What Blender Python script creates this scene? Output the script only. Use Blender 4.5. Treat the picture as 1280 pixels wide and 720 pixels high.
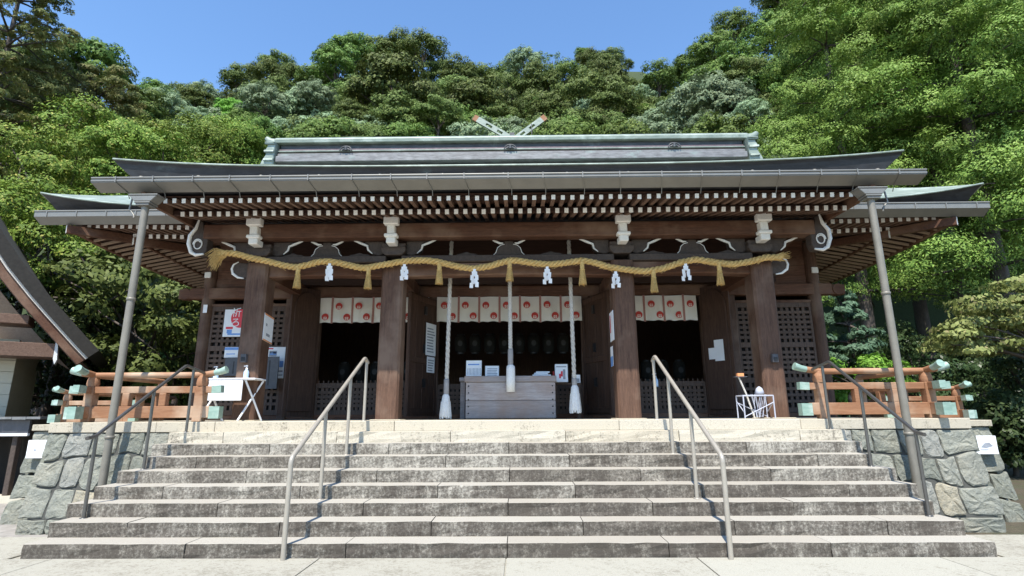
import bpy, math, random
import numpy as np
from mathutils import Vector, Matrix

for o in list(bpy.data.objects): bpy.data.objects.remove(o)
S = bpy.context.scene
C = S.collection
R_ = math.radians

# ------------------------------------------------------------------ camera
F_PX, PITCH, ROLL, YAW = 680.3, .2268, -.0051, .0119
CAM = Vector((.2207, -9.407, 1.5942))
def cam_axes():
    r = Vector((math.cos(YAW), math.sin(YAW), 0)); h = Vector((-math.sin(YAW), math.cos(YAW), 0))
    f = h*math.cos(PITCH)+Vector((0, 0, 1))*math.sin(PITCH)
    u = -h*math.sin(PITCH)+Vector((0, 0, 1))*math.cos(PITCH)
    return r*math.cos(ROLL)+u*math.sin(ROLL), u*math.cos(ROLL)-r*math.sin(ROLL), f
cr, cu, cf = cam_axes()
cam = bpy.data.objects.new('camera', bpy.data.cameras.new('camera')); C.objects.link(cam)
m = Matrix.Identity(4)
for i in range(3): m[i][0] = cr[i]; m[i][1] = cu[i]; m[i][2] = -cf[i]; m[i][3] = CAM[i]
cam.matrix_world = m
cam.data.sensor_width = 36; cam.data.lens = F_PX*36/1280; cam.data.clip_end = 3000; cam.data.clip_start = .05
S.camera = cam

# ------------------------------------------------------------------ light
SUN_D = Vector((.21, 1.0, -1.76)).normalized()
EL = math.asin(-SUN_D.z)
W = bpy.data.worlds.new('World'); S.world = W; W.use_nodes = True
nt = W.node_tree; nt.nodes.clear()
out = nt.nodes.new('ShaderNodeOutputWorld'); bg = nt.nodes.new('ShaderNodeBackground'); sky = nt.nodes.new('ShaderNodeTexSky')
sky.sky_type = 'NISHITA'; sky.sun_disc = False; sky.sun_elevation = EL
sky.sun_rotation = math.atan2(-SUN_D.x, -SUN_D.y); sky.altitude = 0; sky.air_density = 1.1; sky.dust_density = .1; sky.ozone_density = 4.0
sat = nt.nodes.new('ShaderNodeHueSaturation'); sat.inputs['Saturation'].default_value = 1.08; nt.links.new(sky.outputs[0], sat.inputs['Color']); nt.links.new(sat.outputs[0], bg.inputs[0]); bg.inputs[1].default_value = .15
nt.links.new(bg.outputs[0], out.inputs[0])
sun = bpy.data.objects.new('sun', bpy.data.lights.new('sun', 'SUN')); C.objects.link(sun)
sun.data.energy = 4.3; sun.data.angle = R_(.53); sun.data.color = (1, .95, .86)
sun.rotation_euler = SUN_D.to_track_quat('-Z', 'Y').to_euler(); sun.location = (-5, -20, 30)
S.view_settings.view_transform = 'Standard'; S.view_settings.look = 'None'; S.view_settings.exposure = .9; S.view_settings.gamma = 1
S.render.engine = 'CYCLES'

def at(u, v, y):
    """world point on the plane y that the photograph shows at pixel u, v"""
    d = cf + cr*((u-640)/F_PX) - cu*((v-360)/F_PX)
    t = (y-CAM.y)/d.y
    return CAM + d*t

# ------------------------------------------------------------------ object helpers
def tag(o, label=None, cat=None, group=None, kind=None):
    if label: o['label'] = label
    if cat: o['category'] = cat
    if group: o['group'] = group
    if kind: o['kind'] = kind
    return o
def wloc(o):
    p = Vector((0, 0, 0))
    while o: p += Vector(o.location); o = o.parent
    return p
def empty(name, loc, label, cat, group=None):
    o = bpy.data.objects.new(name, None); C.objects.link(o); o.location = loc; o.empty_display_size = .2
    return tag(o, label, cat, group)
def copy_tree(o, parent=None):
    c = o.copy(); C.objects.link(c); c.parent = parent
    for ch in list(o.children): copy_tree(ch, c)
    return c

class MB:
    """collects shapes in world coordinates; build() links them as one mesh object"""
    def __init__(s): s.v = []; s.f = []; s.m = []; s.sm = []
    def add(s, vs, fs, m=0, smooth=False):
        n = len(s.v); s.v += [tuple(p) for p in vs]
        for f in fs: s.f.append([i+n for i in f]); s.m.append(m); s.sm.append(smooth)
        return s
    def box(s, x0, x1, y0, y1, z0, z1, m=0):
        vs = [(x, y, z) for x in (x0, x1) for y in (y0, y1) for z in (z0, z1)]
        return s.add(vs, [(0, 1, 3, 2), (4, 6, 7, 5), (0, 4, 5, 1), (2, 3, 7, 6), (0, 2, 6, 4), (1, 5, 7, 3)], m)
    def bar(s, p, q, w, h, m=0, up=(0, 0, 1), endm=None):
        p, q = Vector(p), Vector(q); d = (q-p).normalized(); sd = d.cross(Vector(up)).normalized(); u = sd.cross(d)
        vs = [c+sd*a*w/2+u*b*h/2 for c in (p, q) for a, b in ((-1, -1), (1, -1), (1, 1), (-1, 1))]
        s.add(vs, [(0, 1, 5, 4), (1, 2, 6, 5), (2, 3, 7, 6), (3, 0, 4, 7), (3, 2, 1, 0), (4, 5, 6, 7)], m)
        if endm is not None: s.m[-1] = s.m[-2] = endm
        return s
    def tube(s, pts, r, n=12, m=0, smooth=True, caps=True):
        pts = [Vector(p) for p in pts]; rs = r if isinstance(r, (list, tuple)) else [r]*len(pts)
        vs = []; prev = None
        for i, p in enumerate(pts):
            d = (pts[min(i+1, len(pts)-1)]-pts[max(i-1, 0)]).normalized()
            if prev is None:
                a = Vector((0, 0, 1)) if abs(d.z) < .9 else Vector((1, 0, 0))
                sd = d.cross(a).normalized()
            else: sd = (prev-d*prev.dot(d)).normalized()
            prev = sd; u = d.cross(sd)
            for k in range(n):
                t = 2*math.pi*k/n; vs.append(p+(sd*math.cos(t)+u*math.sin(t))*rs[i])
        fs = [(i*n+k, i*n+(k+1) % n, (i+1)*n+(k+1) % n, (i+1)*n+k) for i in range(len(pts)-1) for k in range(n)]
        s.add(vs, fs, m, smooth)
        if caps:
            b = len(pts)-1
            s.add(vs[:n], [tuple(range(n-1, -1, -1))], m); s.add(vs[b*n:], [tuple(range(n))], m)
        return s
    def prism(s, poly, axis, a, b, m=0):
        f = {'y': lambda p, t: (p[0], t, p[1]), 'x': lambda p, t: (t, p[0], p[1]), 'z': lambda p, t: (p[0], p[1], t)}[axis]
        n = len(poly); vs = [f(p, a) for p in poly]+[f(p, b) for p in poly]
        return s.add(vs, [tuple(range(n)), tuple(range(2*n-1, n-1, -1))]+[(i, i+n, (i+1) % n+n, (i+1) % n) for i in range(n)], m)
    def lathe(s, prof, c, n=16, m=0, smooth=True):
        vs = [(c[0]+r*math.cos(2*math.pi*k/n), c[1]+r*math.sin(2*math.pi*k/n), c[2]+z) for r, z in prof for k in range(n)]
        fs = [(i*n+k, i*n+(k+1) % n, (i+1)*n+(k+1) % n, (i+1)*n+k) for i in range(len(prof)-1) for k in range(n)]
        return s.add(vs, fs, m, smooth)
    def build(s, name, mats, parent=None, loc=None, bevel=0, fix=True):
        if not isinstance(mats, (list, tuple)): mats = [mats]
        off = Vector(loc) if loc is not None else (wloc(parent) if parent else Vector((0, 0, 0)))
        me = bpy.data.meshes.new(name); me.from_pydata([Vector(p)-off for p in s.v], [], s.f)
        for x in mats: me.materials.append(x)
        me.polygons.foreach_set('material_index', s.m); me.polygons.foreach_set('use_smooth', s.sm)
        if fix:
            import bmesh
            b = bmesh.new(); b.from_mesh(me); bmesh.ops.recalc_face_normals(b, faces=b.faces); b.to_mesh(me); b.free()
        me.update()
        o = bpy.data.objects.new(name, me); C.objects.link(o)
        if parent: o.parent = parent
        elif loc is not None: o.location = loc
        if bevel:
            bv = o.modifiers.new('bevel', 'BEVEL'); bv.width = bevel; bv.segments = 1; bv.limit_method = 'ANGLE'; bv.angle_limit = R_(40)
        return o

def text_mesh(txt, size, font_align='CENTER'):
    cu_ = bpy.data.curves.new('writing', 'FONT'); cu_.body = txt; cu_.size = size; cu_.align_x = font_align; cu_.align_y = 'CENTER'
    t = bpy.data.objects.new('writing', cu_); C.objects.link(t)
    bpy.context.view_layer.update()
    me = bpy.data.meshes.new_from_object(t.evaluated_get(bpy.context.evaluated_depsgraph_get()))
    bpy.data.objects.remove(t)
    return me

# ------------------------------------------------------------------ materials
def mat(name):
    M = bpy.data.materials.new(name); M.use_nodes = True
    n = M.node_tree; b = n.nodes['Principled BSDF']
    return M, n, b
def N(n, t, **kw):
    x = n.nodes.new(t)
    for k, v in kw.items():
        if isinstance(k, str) and hasattr(x, k): setattr(x, k, v)
    return x
def ramp(n, fac, stops):
    r = n.nodes.new('ShaderNodeValToRGB'); n.links.new(fac, r.inputs[0])
    e = r.color_ramp.elements
    while len(e) < len(stops): e.new(.5)
    for i, (p, c) in enumerate(stops): e[i].position = p; e[i].color = (*c, 1) if len(c) == 3 else c
    return r.outputs[0]
def noise(n, scale, detail=6, vec=None, rough=.6, dist=0):
    x = n.nodes.new('ShaderNodeTexNoise'); x.inputs['Scale'].default_value = scale; x.inputs['Detail'].default_value = detail
    x.inputs['Roughness'].default_value = rough; x.inputs['Distortion'].default_value = dist
    if vec is not None: n.links.new(vec, x.inputs['Vector'])
    return x.outputs['Fac']
def coords(n, scale=(1, 1, 1)):
    g = n.nodes.new('ShaderNodeNewGeometry'); mp = n.nodes.new('ShaderNodeMapping'); mp.inputs['Scale'].default_value = scale
    n.links.new(g.outputs['Position'], mp.inputs['Vector']); return mp.outputs[0]
def mix(n, fac, a, b, mode='MIX'):
    x = n.nodes.new('ShaderNodeMix'); x.data_type = 'RGBA'; x.blend_type = mode
    if isinstance(fac, (int, float)): x.inputs['Factor'].default_value = fac
    else: n.links.new(fac, x.inputs['Factor'])
    for sock, val in (('A', a), ('B', b)):
        i = [q for q in x.inputs if q.name == sock and q.type == 'RGBA'][0]
        if isinstance(val, tuple): i.default_value = (*val, 1)
        else: n.links.new(val, i)
    return [q for q in x.outputs if q.type == 'RGBA'][0]
def mth(n, op, a, b=None, clamp=False):
    x = n.nodes.new('ShaderNodeMath'); x.operation = op; x.use_clamp = clamp
    for i, v in enumerate((a, b)):
        if v is None: continue
        if isinstance(v, (int, float)): x.inputs[i].default_value = v
        else: n.links.new(v, x.inputs[i])
    return x.outputs[0]
def bump(n, b, h, strength=.3, dist=.02):
    x = n.nodes.new('ShaderNodeBump'); x.inputs['Strength'].default_value = strength; x.inputs['Distance'].default_value = dist
    n.links.new(h, x.inputs['Height']); n.links.new(x.outputs[0], b.inputs['Normal'])
def plain(name, col, rough=.6, metal=0, var=.18, scale=9, spec=.5):
    M, n, b = mat(name)
    f = noise(n, scale, 7, coords(n)); lo = tuple(c*(1-var) for c in col); hi = tuple(min(1, c*(1+var)) for c in col)
    n.links.new(ramp(n, f, [(.3, lo), (.7, hi)]), b.inputs['Base Color'])
    b.inputs['Roughness'].default_value = rough; b.inputs['Metallic'].default_value = metal; b.inputs['Specular IOR Level'].default_value = spec
    bump(n, b, f, .12, .01)
    return M
def wood(name, dark, light, grain=(1, 1, 1), rough=.7, streak=.5, weather=None):
    """grain: scale per world axis, small along the fibre"""
    M, n, b = mat(name)
    v = coords(n, grain); f = noise(n, 5, 9, v, .65, .6); f2 = noise(n, 1.1, 4, coords(n), .55)
    f3 = noise(n, 22, 5, v, .7)
    k = mth(n, 'ADD', mth(n, 'MULTIPLY', f, .6), mth(n, 'MULTIPLY', f3, .4))
    c = ramp(n, k, [(.34, dark), (.52, tuple((a+q)/2 for a, q in zip(dark, light))), (.68, light)])
    isl = n.nodes.new('ShaderNodeNewGeometry').outputs['Random Per Island']
    c = mix(n, mth(n, 'MULTIPLY', isl, .35), c, tuple(q*.45 for q in dark))
    if weather:
        c = mix(n, ramp(n, f2, [(.48, (0, 0, 0)), (.66, (.75, .75, .75))]), c, weather)
    n.links.new(c, b.inputs['Base Color']); b.inputs['Roughness'].default_value = rough; b.inputs['Specular IOR Level'].default_value = .3
    bump(n, b, k, .35, .012)
    return M
M = {}
GV = (6, 6, .5); GX = (.5, 6, 6); GY = (6, .5, 6)
DK, LT = (.045, .025, .018), (.14, .082, .058)
M['post'] = wood('dark_wood_upright', (.060, .031, .021), (.195, .108, .070), GV, weather=(.20, .135, .098))
M['beam'] = wood('dark_wood_crosswise', (.062, .027, .016), (.20, .092, .052), GX, weather=(.215, .135, .092))
M['raft'] = wood('dark_wood_rafter', (.085, .048, .034), (.30, .19, .135), GY)
M['lit_raft'] = wood('bounce_lit_rafter_wood', (.28, .195, .135), (.50, .38, .28), GX)  # rafter wood brightened: bounce light under the eaves put into the colour
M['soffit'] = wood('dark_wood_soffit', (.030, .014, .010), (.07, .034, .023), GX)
M['lattice'] = wood('dark_lattice_wood', (.07, .045, .034), (.18, .12, .09), GV)
M['door'] = wood('dark_door_wood', (.045, .024, .017), (.14, .078, .052), GV)
M['carve'] = wood('dark_carved_wood', (.055, .042, .036), (.14, .105, .085), (3, 3, 3))
M['orange'] = wood('reddish_rail_wood', (.25, .112, .056), (.44, .235, .128), GX, weather=(.49, .37, .265))
M['oldbox'] = wood('grey_weathered_wood', (.24, .215, .215), (.46, .425, .42), GX, weather=(.25, .175, .14))
M['void'] = plain('interior_shade_black', (.012, .010, .009), .9)  # near-black colour standing in for the shade of interiors
M['chalk'] = plain('white_end_paint', (.78, .76, .72), .7, var=.1, scale=40)
M['paper'] = plain('white_paper', (.85, .86, .88), .7, var=.03)
M['copper'] = None
def copper(name, a, c, v, amt):
    M_, n, b = mat(name)
    f = noise(n, 1.6, 8, coords(n, (1, 1, 1.6)), .65); f2 = noise(n, 14, 5, coords(n, (.25, 1, 1)))
    col = mix(n, ramp(n, f2, [(.35, (0, 0, 0)), (.7, (1, 1, 1))]), a, c)
    col = mix(n, ramp(n, f, [(.62-amt, (0, 0, 0)), (.72-amt*.6, (1, 1, 1))]), col, v)
    n.links.new(col, b.inputs['Base Color']); b.inputs['Roughness'].default_value = .48; b.inputs['Metallic'].default_value = .15
    bump(n, b, f2, .15, .01); return M_
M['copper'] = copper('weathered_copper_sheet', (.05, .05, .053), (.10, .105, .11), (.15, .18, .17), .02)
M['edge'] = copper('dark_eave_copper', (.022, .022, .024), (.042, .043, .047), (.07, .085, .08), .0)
M['copper_lit'] = copper('sunlit_ridge_copper', (.13, .125, .125), (.26, .26, .26), (.24, .285, .265), .06)  # paler copy of the copper, sunlight put into its colour
M['pale_copper'] = copper('pale_green_ridge_copper', (.19, .235, .20), (.30, .345, .295), (.39, .45, .395), .10)
M['purple'] = plain('ridge_purple_copper', (.13, .095, .105), .5, .1, .3)
M['verdigris'] = copper('verdigris_copper', (.21, .32, .265), (.33, .45, .38), (.46, .55, .49), .10)
M['gutter'] = plain('grey_gutter_metal', (.205, .20, .182), .45, .3, .10, 3)
M['pole'] = plain('grey_brown_pipe', (.205, .188, .155), .5, .15, .12, 5)
M['frame'] = plain('shaded_white_frame', (.42, .44, .52), .45, 0, .06)  # white tube with the porch's semi-shade put into its colour
M['steel'] = plain('painted_handrail_steel', (.345, .312, .262), .42, .2, .08, 12)
M['bronze'] = plain('dark_bronze_handrail', (.125, .122, .118), .28, .6, .10, 10)
M['iron'] = plain('black_iron', (.03, .03, .032), .5, .3)
M['white'] = plain('white_enamel', (.80, .82, .86), .35, 0, .04)
M['straw'] = None
def fibre(name, a, c, s):
    M_, n, b = mat(name); f = noise(n, s, 8, coords(n), .75)
    n.links.new(ramp(n, f, [(.32, a), (.68, c)]), b.inputs['Base Color']); b.inputs['Roughness'].default_value = .9
    bump(n, b, f, .7, .02); return M_
M['straw'] = fibre('golden_straw', (.43, .265, .08), (.80, .57, .235), 30)
M['bellrope'] = fibre('pale_hemp_rope', (.40, .37, .33), (.68, .65, .60), 40)
M['tassel'] = fibre('white_hemp_tassel', (.62, .63, .63), (.82, .83, .83), 30)
M['grip'] = plain('grey_leather_grip', (.30, .29, .29), .7)
M['noren'] = plain('cream_curtain_cloth', (.74, .72, .67), .9, 0, .05, 3)
M['band'] = fibre('pink_brown_band', (.28, .12, .10), (.50, .27, .23), 50)
M['crest'] = plain('vermilion_crest', (.48, .045, .035), .8, 0, .1)
M['redprint'] = plain('red_print', (.72, .05, .07), .6, 0, .05)
M['blueprint'] = plain('blue_print', (.16, .33, .70), .6, 0, .1)
M['greyprint'] = plain('grey_print', (.30, .32, .36), .7, 0, .2)
M['orangeprint'] = plain('orange_print', (.75, .30, .12), .7, 0, .1)
M['board'] = plain('dark_grey_board', (.075, .075, .085), .5, 0, .15)
M['tile'] = plain('grey_stone_tile', (.16, .165, .165), .6, 0, .25)
M['bottle'] = plain('clear_blue_bottle', (.45, .60, .78), .2, 0, .05)
M['plaster'] = wood('cream_board_wall', (.50, .46, .36), (.62, .58, .46), (.3, .3, 3), weather=(.55, .52, .43))
M['bark_roof'] = plain('dark_bark_roof', (.020, .018, .015), .9, 0, .35, 14)
M['mud'] = plain('dark_mortar', (.07, .07, .062), .95)

def stone(name, light, mid, dark, stain):
    """granite: clean on the worn treads, mottled brown grey lichen on the risers; stain 0..1"""
    M_, n, b = mat(name)
    geo = n.nodes.new('ShaderNodeNewGeometry'); sep = n.nodes.new('ShaderNodeSeparateXYZ'); n.links.new(geo.outputs['True Normal'], sep.inputs[0])
    fine = noise(n, 85, 4, coords(n), .7); big = noise(n, 1.9, 5, coords(n, (1, 1, .5)), .6); blot = noise(n, 30, 7, coords(n), .78)
    run = noise(n, 9, 7, coords(n, (1, 1, .22)), .75)
    base = ramp(n, fine, [(.30, tuple(c*.66 for c in light)), (.5, light), (.68, tuple(min(.75, c*1.15) for c in light))])
    base = mix(n, mth(n, 'MULTIPLY', geo.outputs['Random Per Island'], .5), base, mid)
    k = mth(n, 'ADD', mth(n, 'ADD', mth(n, 'MULTIPLY', blot, .66), mth(n, 'MULTIPLY', big, .30)), mth(n, 'MULTIPLY', run, .44))
    k = mth(n, 'ADD', k, mth(n, 'MULTIPLY', mth(n, 'SUBTRACT', geo.outputs['Random Per Island'], .5), .05))
    k = mth(n, 'SUBTRACT', k, mth(n, 'MULTIPLY', mth(n, 'GREATER_THAN', sep.outputs[2], .6), .30))
    s0 = .815-stain*.215
    f = ramp(n, k, [(s0-.07, (0, 0, 0)), (s0, (.50, .50, .50)), (s0+.08, (.85, .85, .85)), (s0+.16, (1, 1, 1))])
    col = mix(n, f, base, dark)
    n.links.new(col, b.inputs['Base Color']); b.inputs['Roughness'].default_value = .85; b.inputs['Specular IOR Level'].default_value = .25
    hh = mth(n, 'ADD', mth(n, 'MULTIPLY', fine, .4), blot)
    bump(n, b, hh, .5, .012)
    return M_
for i in range(9):
    st = [1.08, 1.02, .98, .90, .80, .72, .64, .12, .0][i]
    L_ = (.395, .37, .318) if i < 7 else (.485, .445, .365)
    M['step%d' % i] = stone('granite_step_stone', L_, (.30, .265, .215) if i < 7 else (.44, .38, .28), (.074, .063, .052), st)
M['coping'] = stone('coping_stone', (.45, .415, .335), (.41, .35, .255), (.15, .13, .10), .08)
M['paving'] = stone('pale_paving_stone', (.385, .37, .31), (.32, .30, .245), (.20, .18, .14), 1.55)
def rubble():
    M_, n, b = mat('green_grey_rubble_stone')
    geo = n.nodes.new('ShaderNodeNewGeometry'); r = geo.outputs['Random Per Island']
    c = ramp(n, r, [(0, (.23, .235, .19)), (.3, (.315, .315, .26)), (.5, (.265, .27, .22)), (.7, (.325, .32, .265)), (.86, (.42, .37, .27)), (.93, (.33, .325, .29))])
    n.nodes[-1].color_ramp.interpolation = 'CONSTANT'
    f = noise(n, 5, 10, coords(n), .7); f2 = noise(n, 30, 6, coords(n), .7); f3 = noise(n, 2.2, 3, coords(n), .5)
    c = mix(n, ramp(n, f3, [(.5, (0, 0, 0)), (.68, (.5, .5, .5))]), c, (.36, .33, .25))
    c = mix(n, ramp(n, f, [(.38, (0, 0, 0)), (.7, (.7, .7, .7))]), c, (.15, .165, .15))
    c = mix(n, ramp(n, f2, [(.5, (0, 0, 0)), (.75, (.55, .55, .55))]), c, (.40, .41, .37))
    n.links.new(c, b.inputs['Base Color']); b.inputs['Roughness'].default_value = .9; b.inputs['Specular IOR Level'].default_value = .2
    bump(n, b, mth(n, 'ADD', f, mth(n, 'MULTIPLY', f2, .35)), 1.0, .07)
    return M_
M['rubble'] = rubble()
def ground_mat():
    M_, n, b = mat('leafy_forest_soil')
    f = noise(n, 1.3, 10, coords(n), .7); f2 = noise(n, 14, 8, coords(n), .75)
    c = ramp(n, f2, [(.3, (.04, .034, .02)), (.55, (.085, .068, .042)), (.75, (.15, .12, .085))])
    c = mix(n, ramp(n, f, [(.45, (0, 0, 0)), (.65, (.6, .6, .6))]), c, (.05, .065, .025))
    sp = n.nodes.new('ShaderNodeSeparateXYZ'); gg = n.nodes.new('ShaderNodeNewGeometry'); n.links.new(gg.outputs['Position'], sp.inputs[0])
    c = mix(n, mth(n, 'MULTIPLY', sp.outputs[2], .25, True), c, mix(n, f2, (.02, .03, .012), (.06, .09, .03)))
    n.links.new(c, b.inputs['Base Color']); b.inputs['Roughness'].default_value = .95; bump(n, b, f2, .6, .05)
    return M_
M['soil'] = ground_mat()
M['asphalt'] = plain('worn_pale_ground', (.27, .25, .225), .9, 0, .25, 6)

def leafmat(name, a, c, tip=None, trans=.15, rough=.55):
    M_, n, b = mat(name)
    geo = n.nodes.new('ShaderNodeNewGeometry'); oi = n.nodes.new('ShaderNodeObjectInfo')
    col = ramp(n, geo.outputs['Random Per Island'], [(0, a), (.88 if tip else 1, c)]+([(1, tip)] if tip else []))
    f = noise(n, .55, 3, coords(n))
    col = mix(n, ramp(n, f, [(.38, (.5, .5, .5)), (.62, (0, 0, 0))]), col, tuple(x*.8 for x in a))
    hs = n.nodes.new('ShaderNodeHueSaturation'); n.links.new(col, hs.inputs['Color'])
    n.links.new(mth(n, 'ADD', mth(n, 'MULTIPLY', oi.outputs['Random'], .5), .75), hs.inputs['Value'])
    n.links.new(mth(n, 'ADD', mth(n, 'MULTIPLY', oi.outputs['Random'], .03), .485), hs.inputs['Hue'])
    n.links.new(hs.outputs[0], b.inputs['Base Color']); b.inputs['Roughness'].default_value = rough; b.inputs['Specular IOR Level'].default_value = .14
    tr = n.nodes.new('ShaderNodeBsdfTranslucent'); n.links.new(hs.outputs[0], tr.inputs['Color'])
    mx = n.nodes.new('ShaderNodeMixShader'); mx.inputs[0].default_value = trans
    n.links.new(b.outputs[0], mx.inputs[1]); n.links.new(tr.outputs[0], mx.inputs[2])
    n.links.new(mx.outputs[0], n.nodes['Material Output'].inputs['Surface'])
    return M_
M['leaf_dark'] = leafmat('dark_olive_leaves', (0.079, 0.119, 0.031), (0.201, 0.254, 0.070))
M['leaf_mid'] = leafmat('mid_green_leaves', (0.083, 0.147, 0.032), (0.202, 0.287, 0.066))
M['leaf_grey'] = leafmat('grey_green_leaves', (0.179, 0.253, 0.139), (0.350, 0.439, 0.253))
M['leaf_bright'] = leafmat('bright_green_leaves', (0.098, 0.213, 0.025), (0.218, 0.380, 0.057))
M['leaf_yellow'] = leafmat('yellow_green_leaves', (.095, .175, .026), (.25, .35, .06), (.50, .46, .12))
M['leaf_cedar'] = leafmat('cedar_needles', (.150, .275, .050), (.285, .445, .095), (.40, .52, .155), trans=.14)
M['leaf_pine'] = leafmat('brownish_pine_needles', (0.126, 0.150, 0.048), (0.282, 0.300, 0.102), (0.360, 0.264, 0.132))
M['leaf_blue'] = leafmat('blue_green_needles', (.085, .16, .10), (.18, .285, .185))
M['leaf_maple'] = leafmat('pale_maple_leaves', (.20, .25, .07), (.36, .41, .15), (.45, .36, .2))
M['leaf_shrub'] = leafmat('dark_glossy_shrub_leaves', (.028, .05, .018), (.075, .105, .04), rough=.35)
M['bark'] = wood('grey_brown_bark', (.05, .04, .034), (.16, .13, .11), (7, 7, .8))
rng = random.Random(7)
# ================================================================== ground, pavement, steps, platform
DZ = 1.485; H = .165; T = .3425          # deck height, riser, tread
gb = MB(); gb.box(-7.9, 7.9, -14, -1.62, -.30, -.004)
tag(gb.build('pavement', M['paving'], loc=(0, -8, 0)), kind='structure')
# slabs of the paved court: joints are real gaps between slabs
pv = MB()
rows = [(-2.75, -4.6), (-4.6, -6.6), (-6.6, -9), (-9, -11.5), (-11.5, -14)]
xs_by_row = [[-7.9, -5.1, -2.05, .06, 2.2, 4.9, 7.9], [-7.9, -5.6, -2.6, .06, 1.9, 5.2, 7.9], [-7.9, -4.6, -1.6, 1.5, 4.6, 7.9], [-7.9, -4, 0, 4, 7.9], [-7.9, -4, 0, 4, 7.9]]
g = .007
for (ya, yb), xs in zip(rows, xs_by_row):
    for a, b in zip(xs[:-1], xs[1:]): pv.box(a+g, b-g, yb+g, ya-g, -.02, .012)
for a, b in ((-7.9, -6.7), (-6.7, -5.62), (5.62, 6.8), (6.8, 7.9)): pv.box(a+g, b-g, -2.74, -1.62, -.02, .012)
pv2 = MB(); 
tag(pv.build('pavement_slabs', M['paving'], loc=(0, -8, 0), bevel=.004), kind='structure')
ab = MB(); ab.add([(-40, -16, -.25), (-5, -16, -.25), (-5, 1.2, -.25), (-9, 3.4, -.25), (-14, 3.6, -.25), (-40, 3.6, -.25)], [(0, 1, 2, 3, 4, 5)])
ab = MB(); ab.add([(-60, -30, -.246), (-4, -30, -.246), (-4, 1.0, -.246), (-9.2, 3.2, -.246), (-60, 3.2, -.246)], [(0, 1, 2, 3, 4)])
tag(ab.build('path', M['asphalt'], loc=(-20, -8, -.246)), kind='structure')

# ---- steps
st = empty('stone_staircase', (0, -2.74, 0), 'broad flight of weathered granite steps climbing to the shrine platform', 'staircase')
joints = {1: (231, 432, 634, 836, 1039), 2: (159, 349, 539, 729, 919, 1110), 3: (272, 454, 635, 816, 992), 4: (204, 375, 547, 719, 878, 1062),
          5: (308, 471, 637, 801, 964), 6: (245, 400, 557, 712, 868, 1023), 7: (190, 337, 486, 636, 785, 933), 8: (279, 421, 563, 707, 849, 1000)}
yv = [688, 660, 636, 614, 595, 577, 560, 545]
endl = [5.48, 5.50, 5.58, 5.52, 5.48, 5.36, 5.44, 5.48]; endr = [5.55, 5.5, 5.42, 5.50, 5.47, 5.38, 5.46, 5.44]
for i in range(1, 9):
    y0 = -2.74+(i-1)*T; y1 = y0+T+.06 if i < 8 else -.002; z1 = i*H
    xs = [-endl[i-1]]+[at(u, yv[i-1], y0).x for u in joints[i]]+[endr[i-1]]
    b = MB()
    for a, c in zip(xs[:-1], xs[1:]):
        if c-a < .2: continue
        dy = rng.uniform(-.008, .008); dz = rng.uniform(-.004, .003); nseg = max(2, int((c-a)/.22)); nz = 3
        # front face subdivided and roughened so that edges are not ruler straight
        a += .005; c -= .005
        def P(ix, j):   # j: 0 bottom..nz top edge, then back
            x = a+(c-a)*ix/nseg; r = random.Random(hash((i, round(a, 2), ix, j)))
            e = .009
            return (x+(0 if ix in (0, nseg) else r.uniform(-e, e)), y0+dy+r.uniform(-e, e), z1-H-.01+(H+.01)*j/nz+dz+(0 if j < nz else r.uniform(-e*.6, e*.2)))
        vs = [P(ix, j) for j in range(nz+1) for ix in range(nseg+1)]
        k = len(vs); vs += [(a+(c-a)*ix/nseg, y0+.03, z1+dz) for ix in range(nseg+1)]
        k2 = len(vs); vs += [(a+(c-a)*ix/nseg, y1, z1+dz) for ix in range(nseg+1)]
        w = nseg+1; fs = [(j*w+q, j*w+q+1, (j+1)*w+q+1, (j+1)*w+q) for j in range(nz+2) for q in range(nseg)]
        kb = len(vs); vs += [(a, y1, z1-H-.01), (c, y1, z1-H-.01)]
        fs += [tuple([j*w for j in range(nz+3)]+[kb]), tuple([j*w+nseg for j in range(nz+2, -1, -1)]+[kb+1])]
        b.add(vs, fs)
    b.build('step', M['step%d' % (i-1)], st)

# ---- platform: coping, deck, rubble walls
pf = empty('stone_platform', (0, 0, -.25), 'stone platform under the shrine hall, green grey rubble walls with a pale coping', 'platform')
b = MB()
for a, c in zip([-7.75]+[at(u, 530, 0).x for u in (196, 269, 493, 774, 1001, 1120)], [at(u, 530, 0).x for u in (196, 269, 493, 774, 1001, 1120)]+[7.72]):
    b.box(a+.003, c-.003, -.004+rng.uniform(-.006, .004), .62, DZ-.17, DZ+rng.uniform(-.003, .002))
for sx in (-1, 1):
    b.box(sx*7.74-.3*(sx > 0), sx*7.74+.3*(sx < 0), .63, 3, DZ-.17, DZ-.003)
b.build('coping', M['step8'], pf, bevel=.008)
MB().box(-7.45, 7.45, .624, 3.9, DZ-.1, DZ-.006).build('deck', M['coping'], pf)
b = MB()
for sx in (-1, 1):
    b = MB(); xa, xb = sorted((sx*7.4, sx*8.72)); b.box(xa, xb, .78, 1.1, 1.33, 1.44)
    xa, xb = sorted((sx*8.4, sx*8.72)); b.box(xa, xb, 1.104, 9, 1.33, 1.44)
    b.build('lower_coping', M['coping'], pf, bevel=.008)
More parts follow.
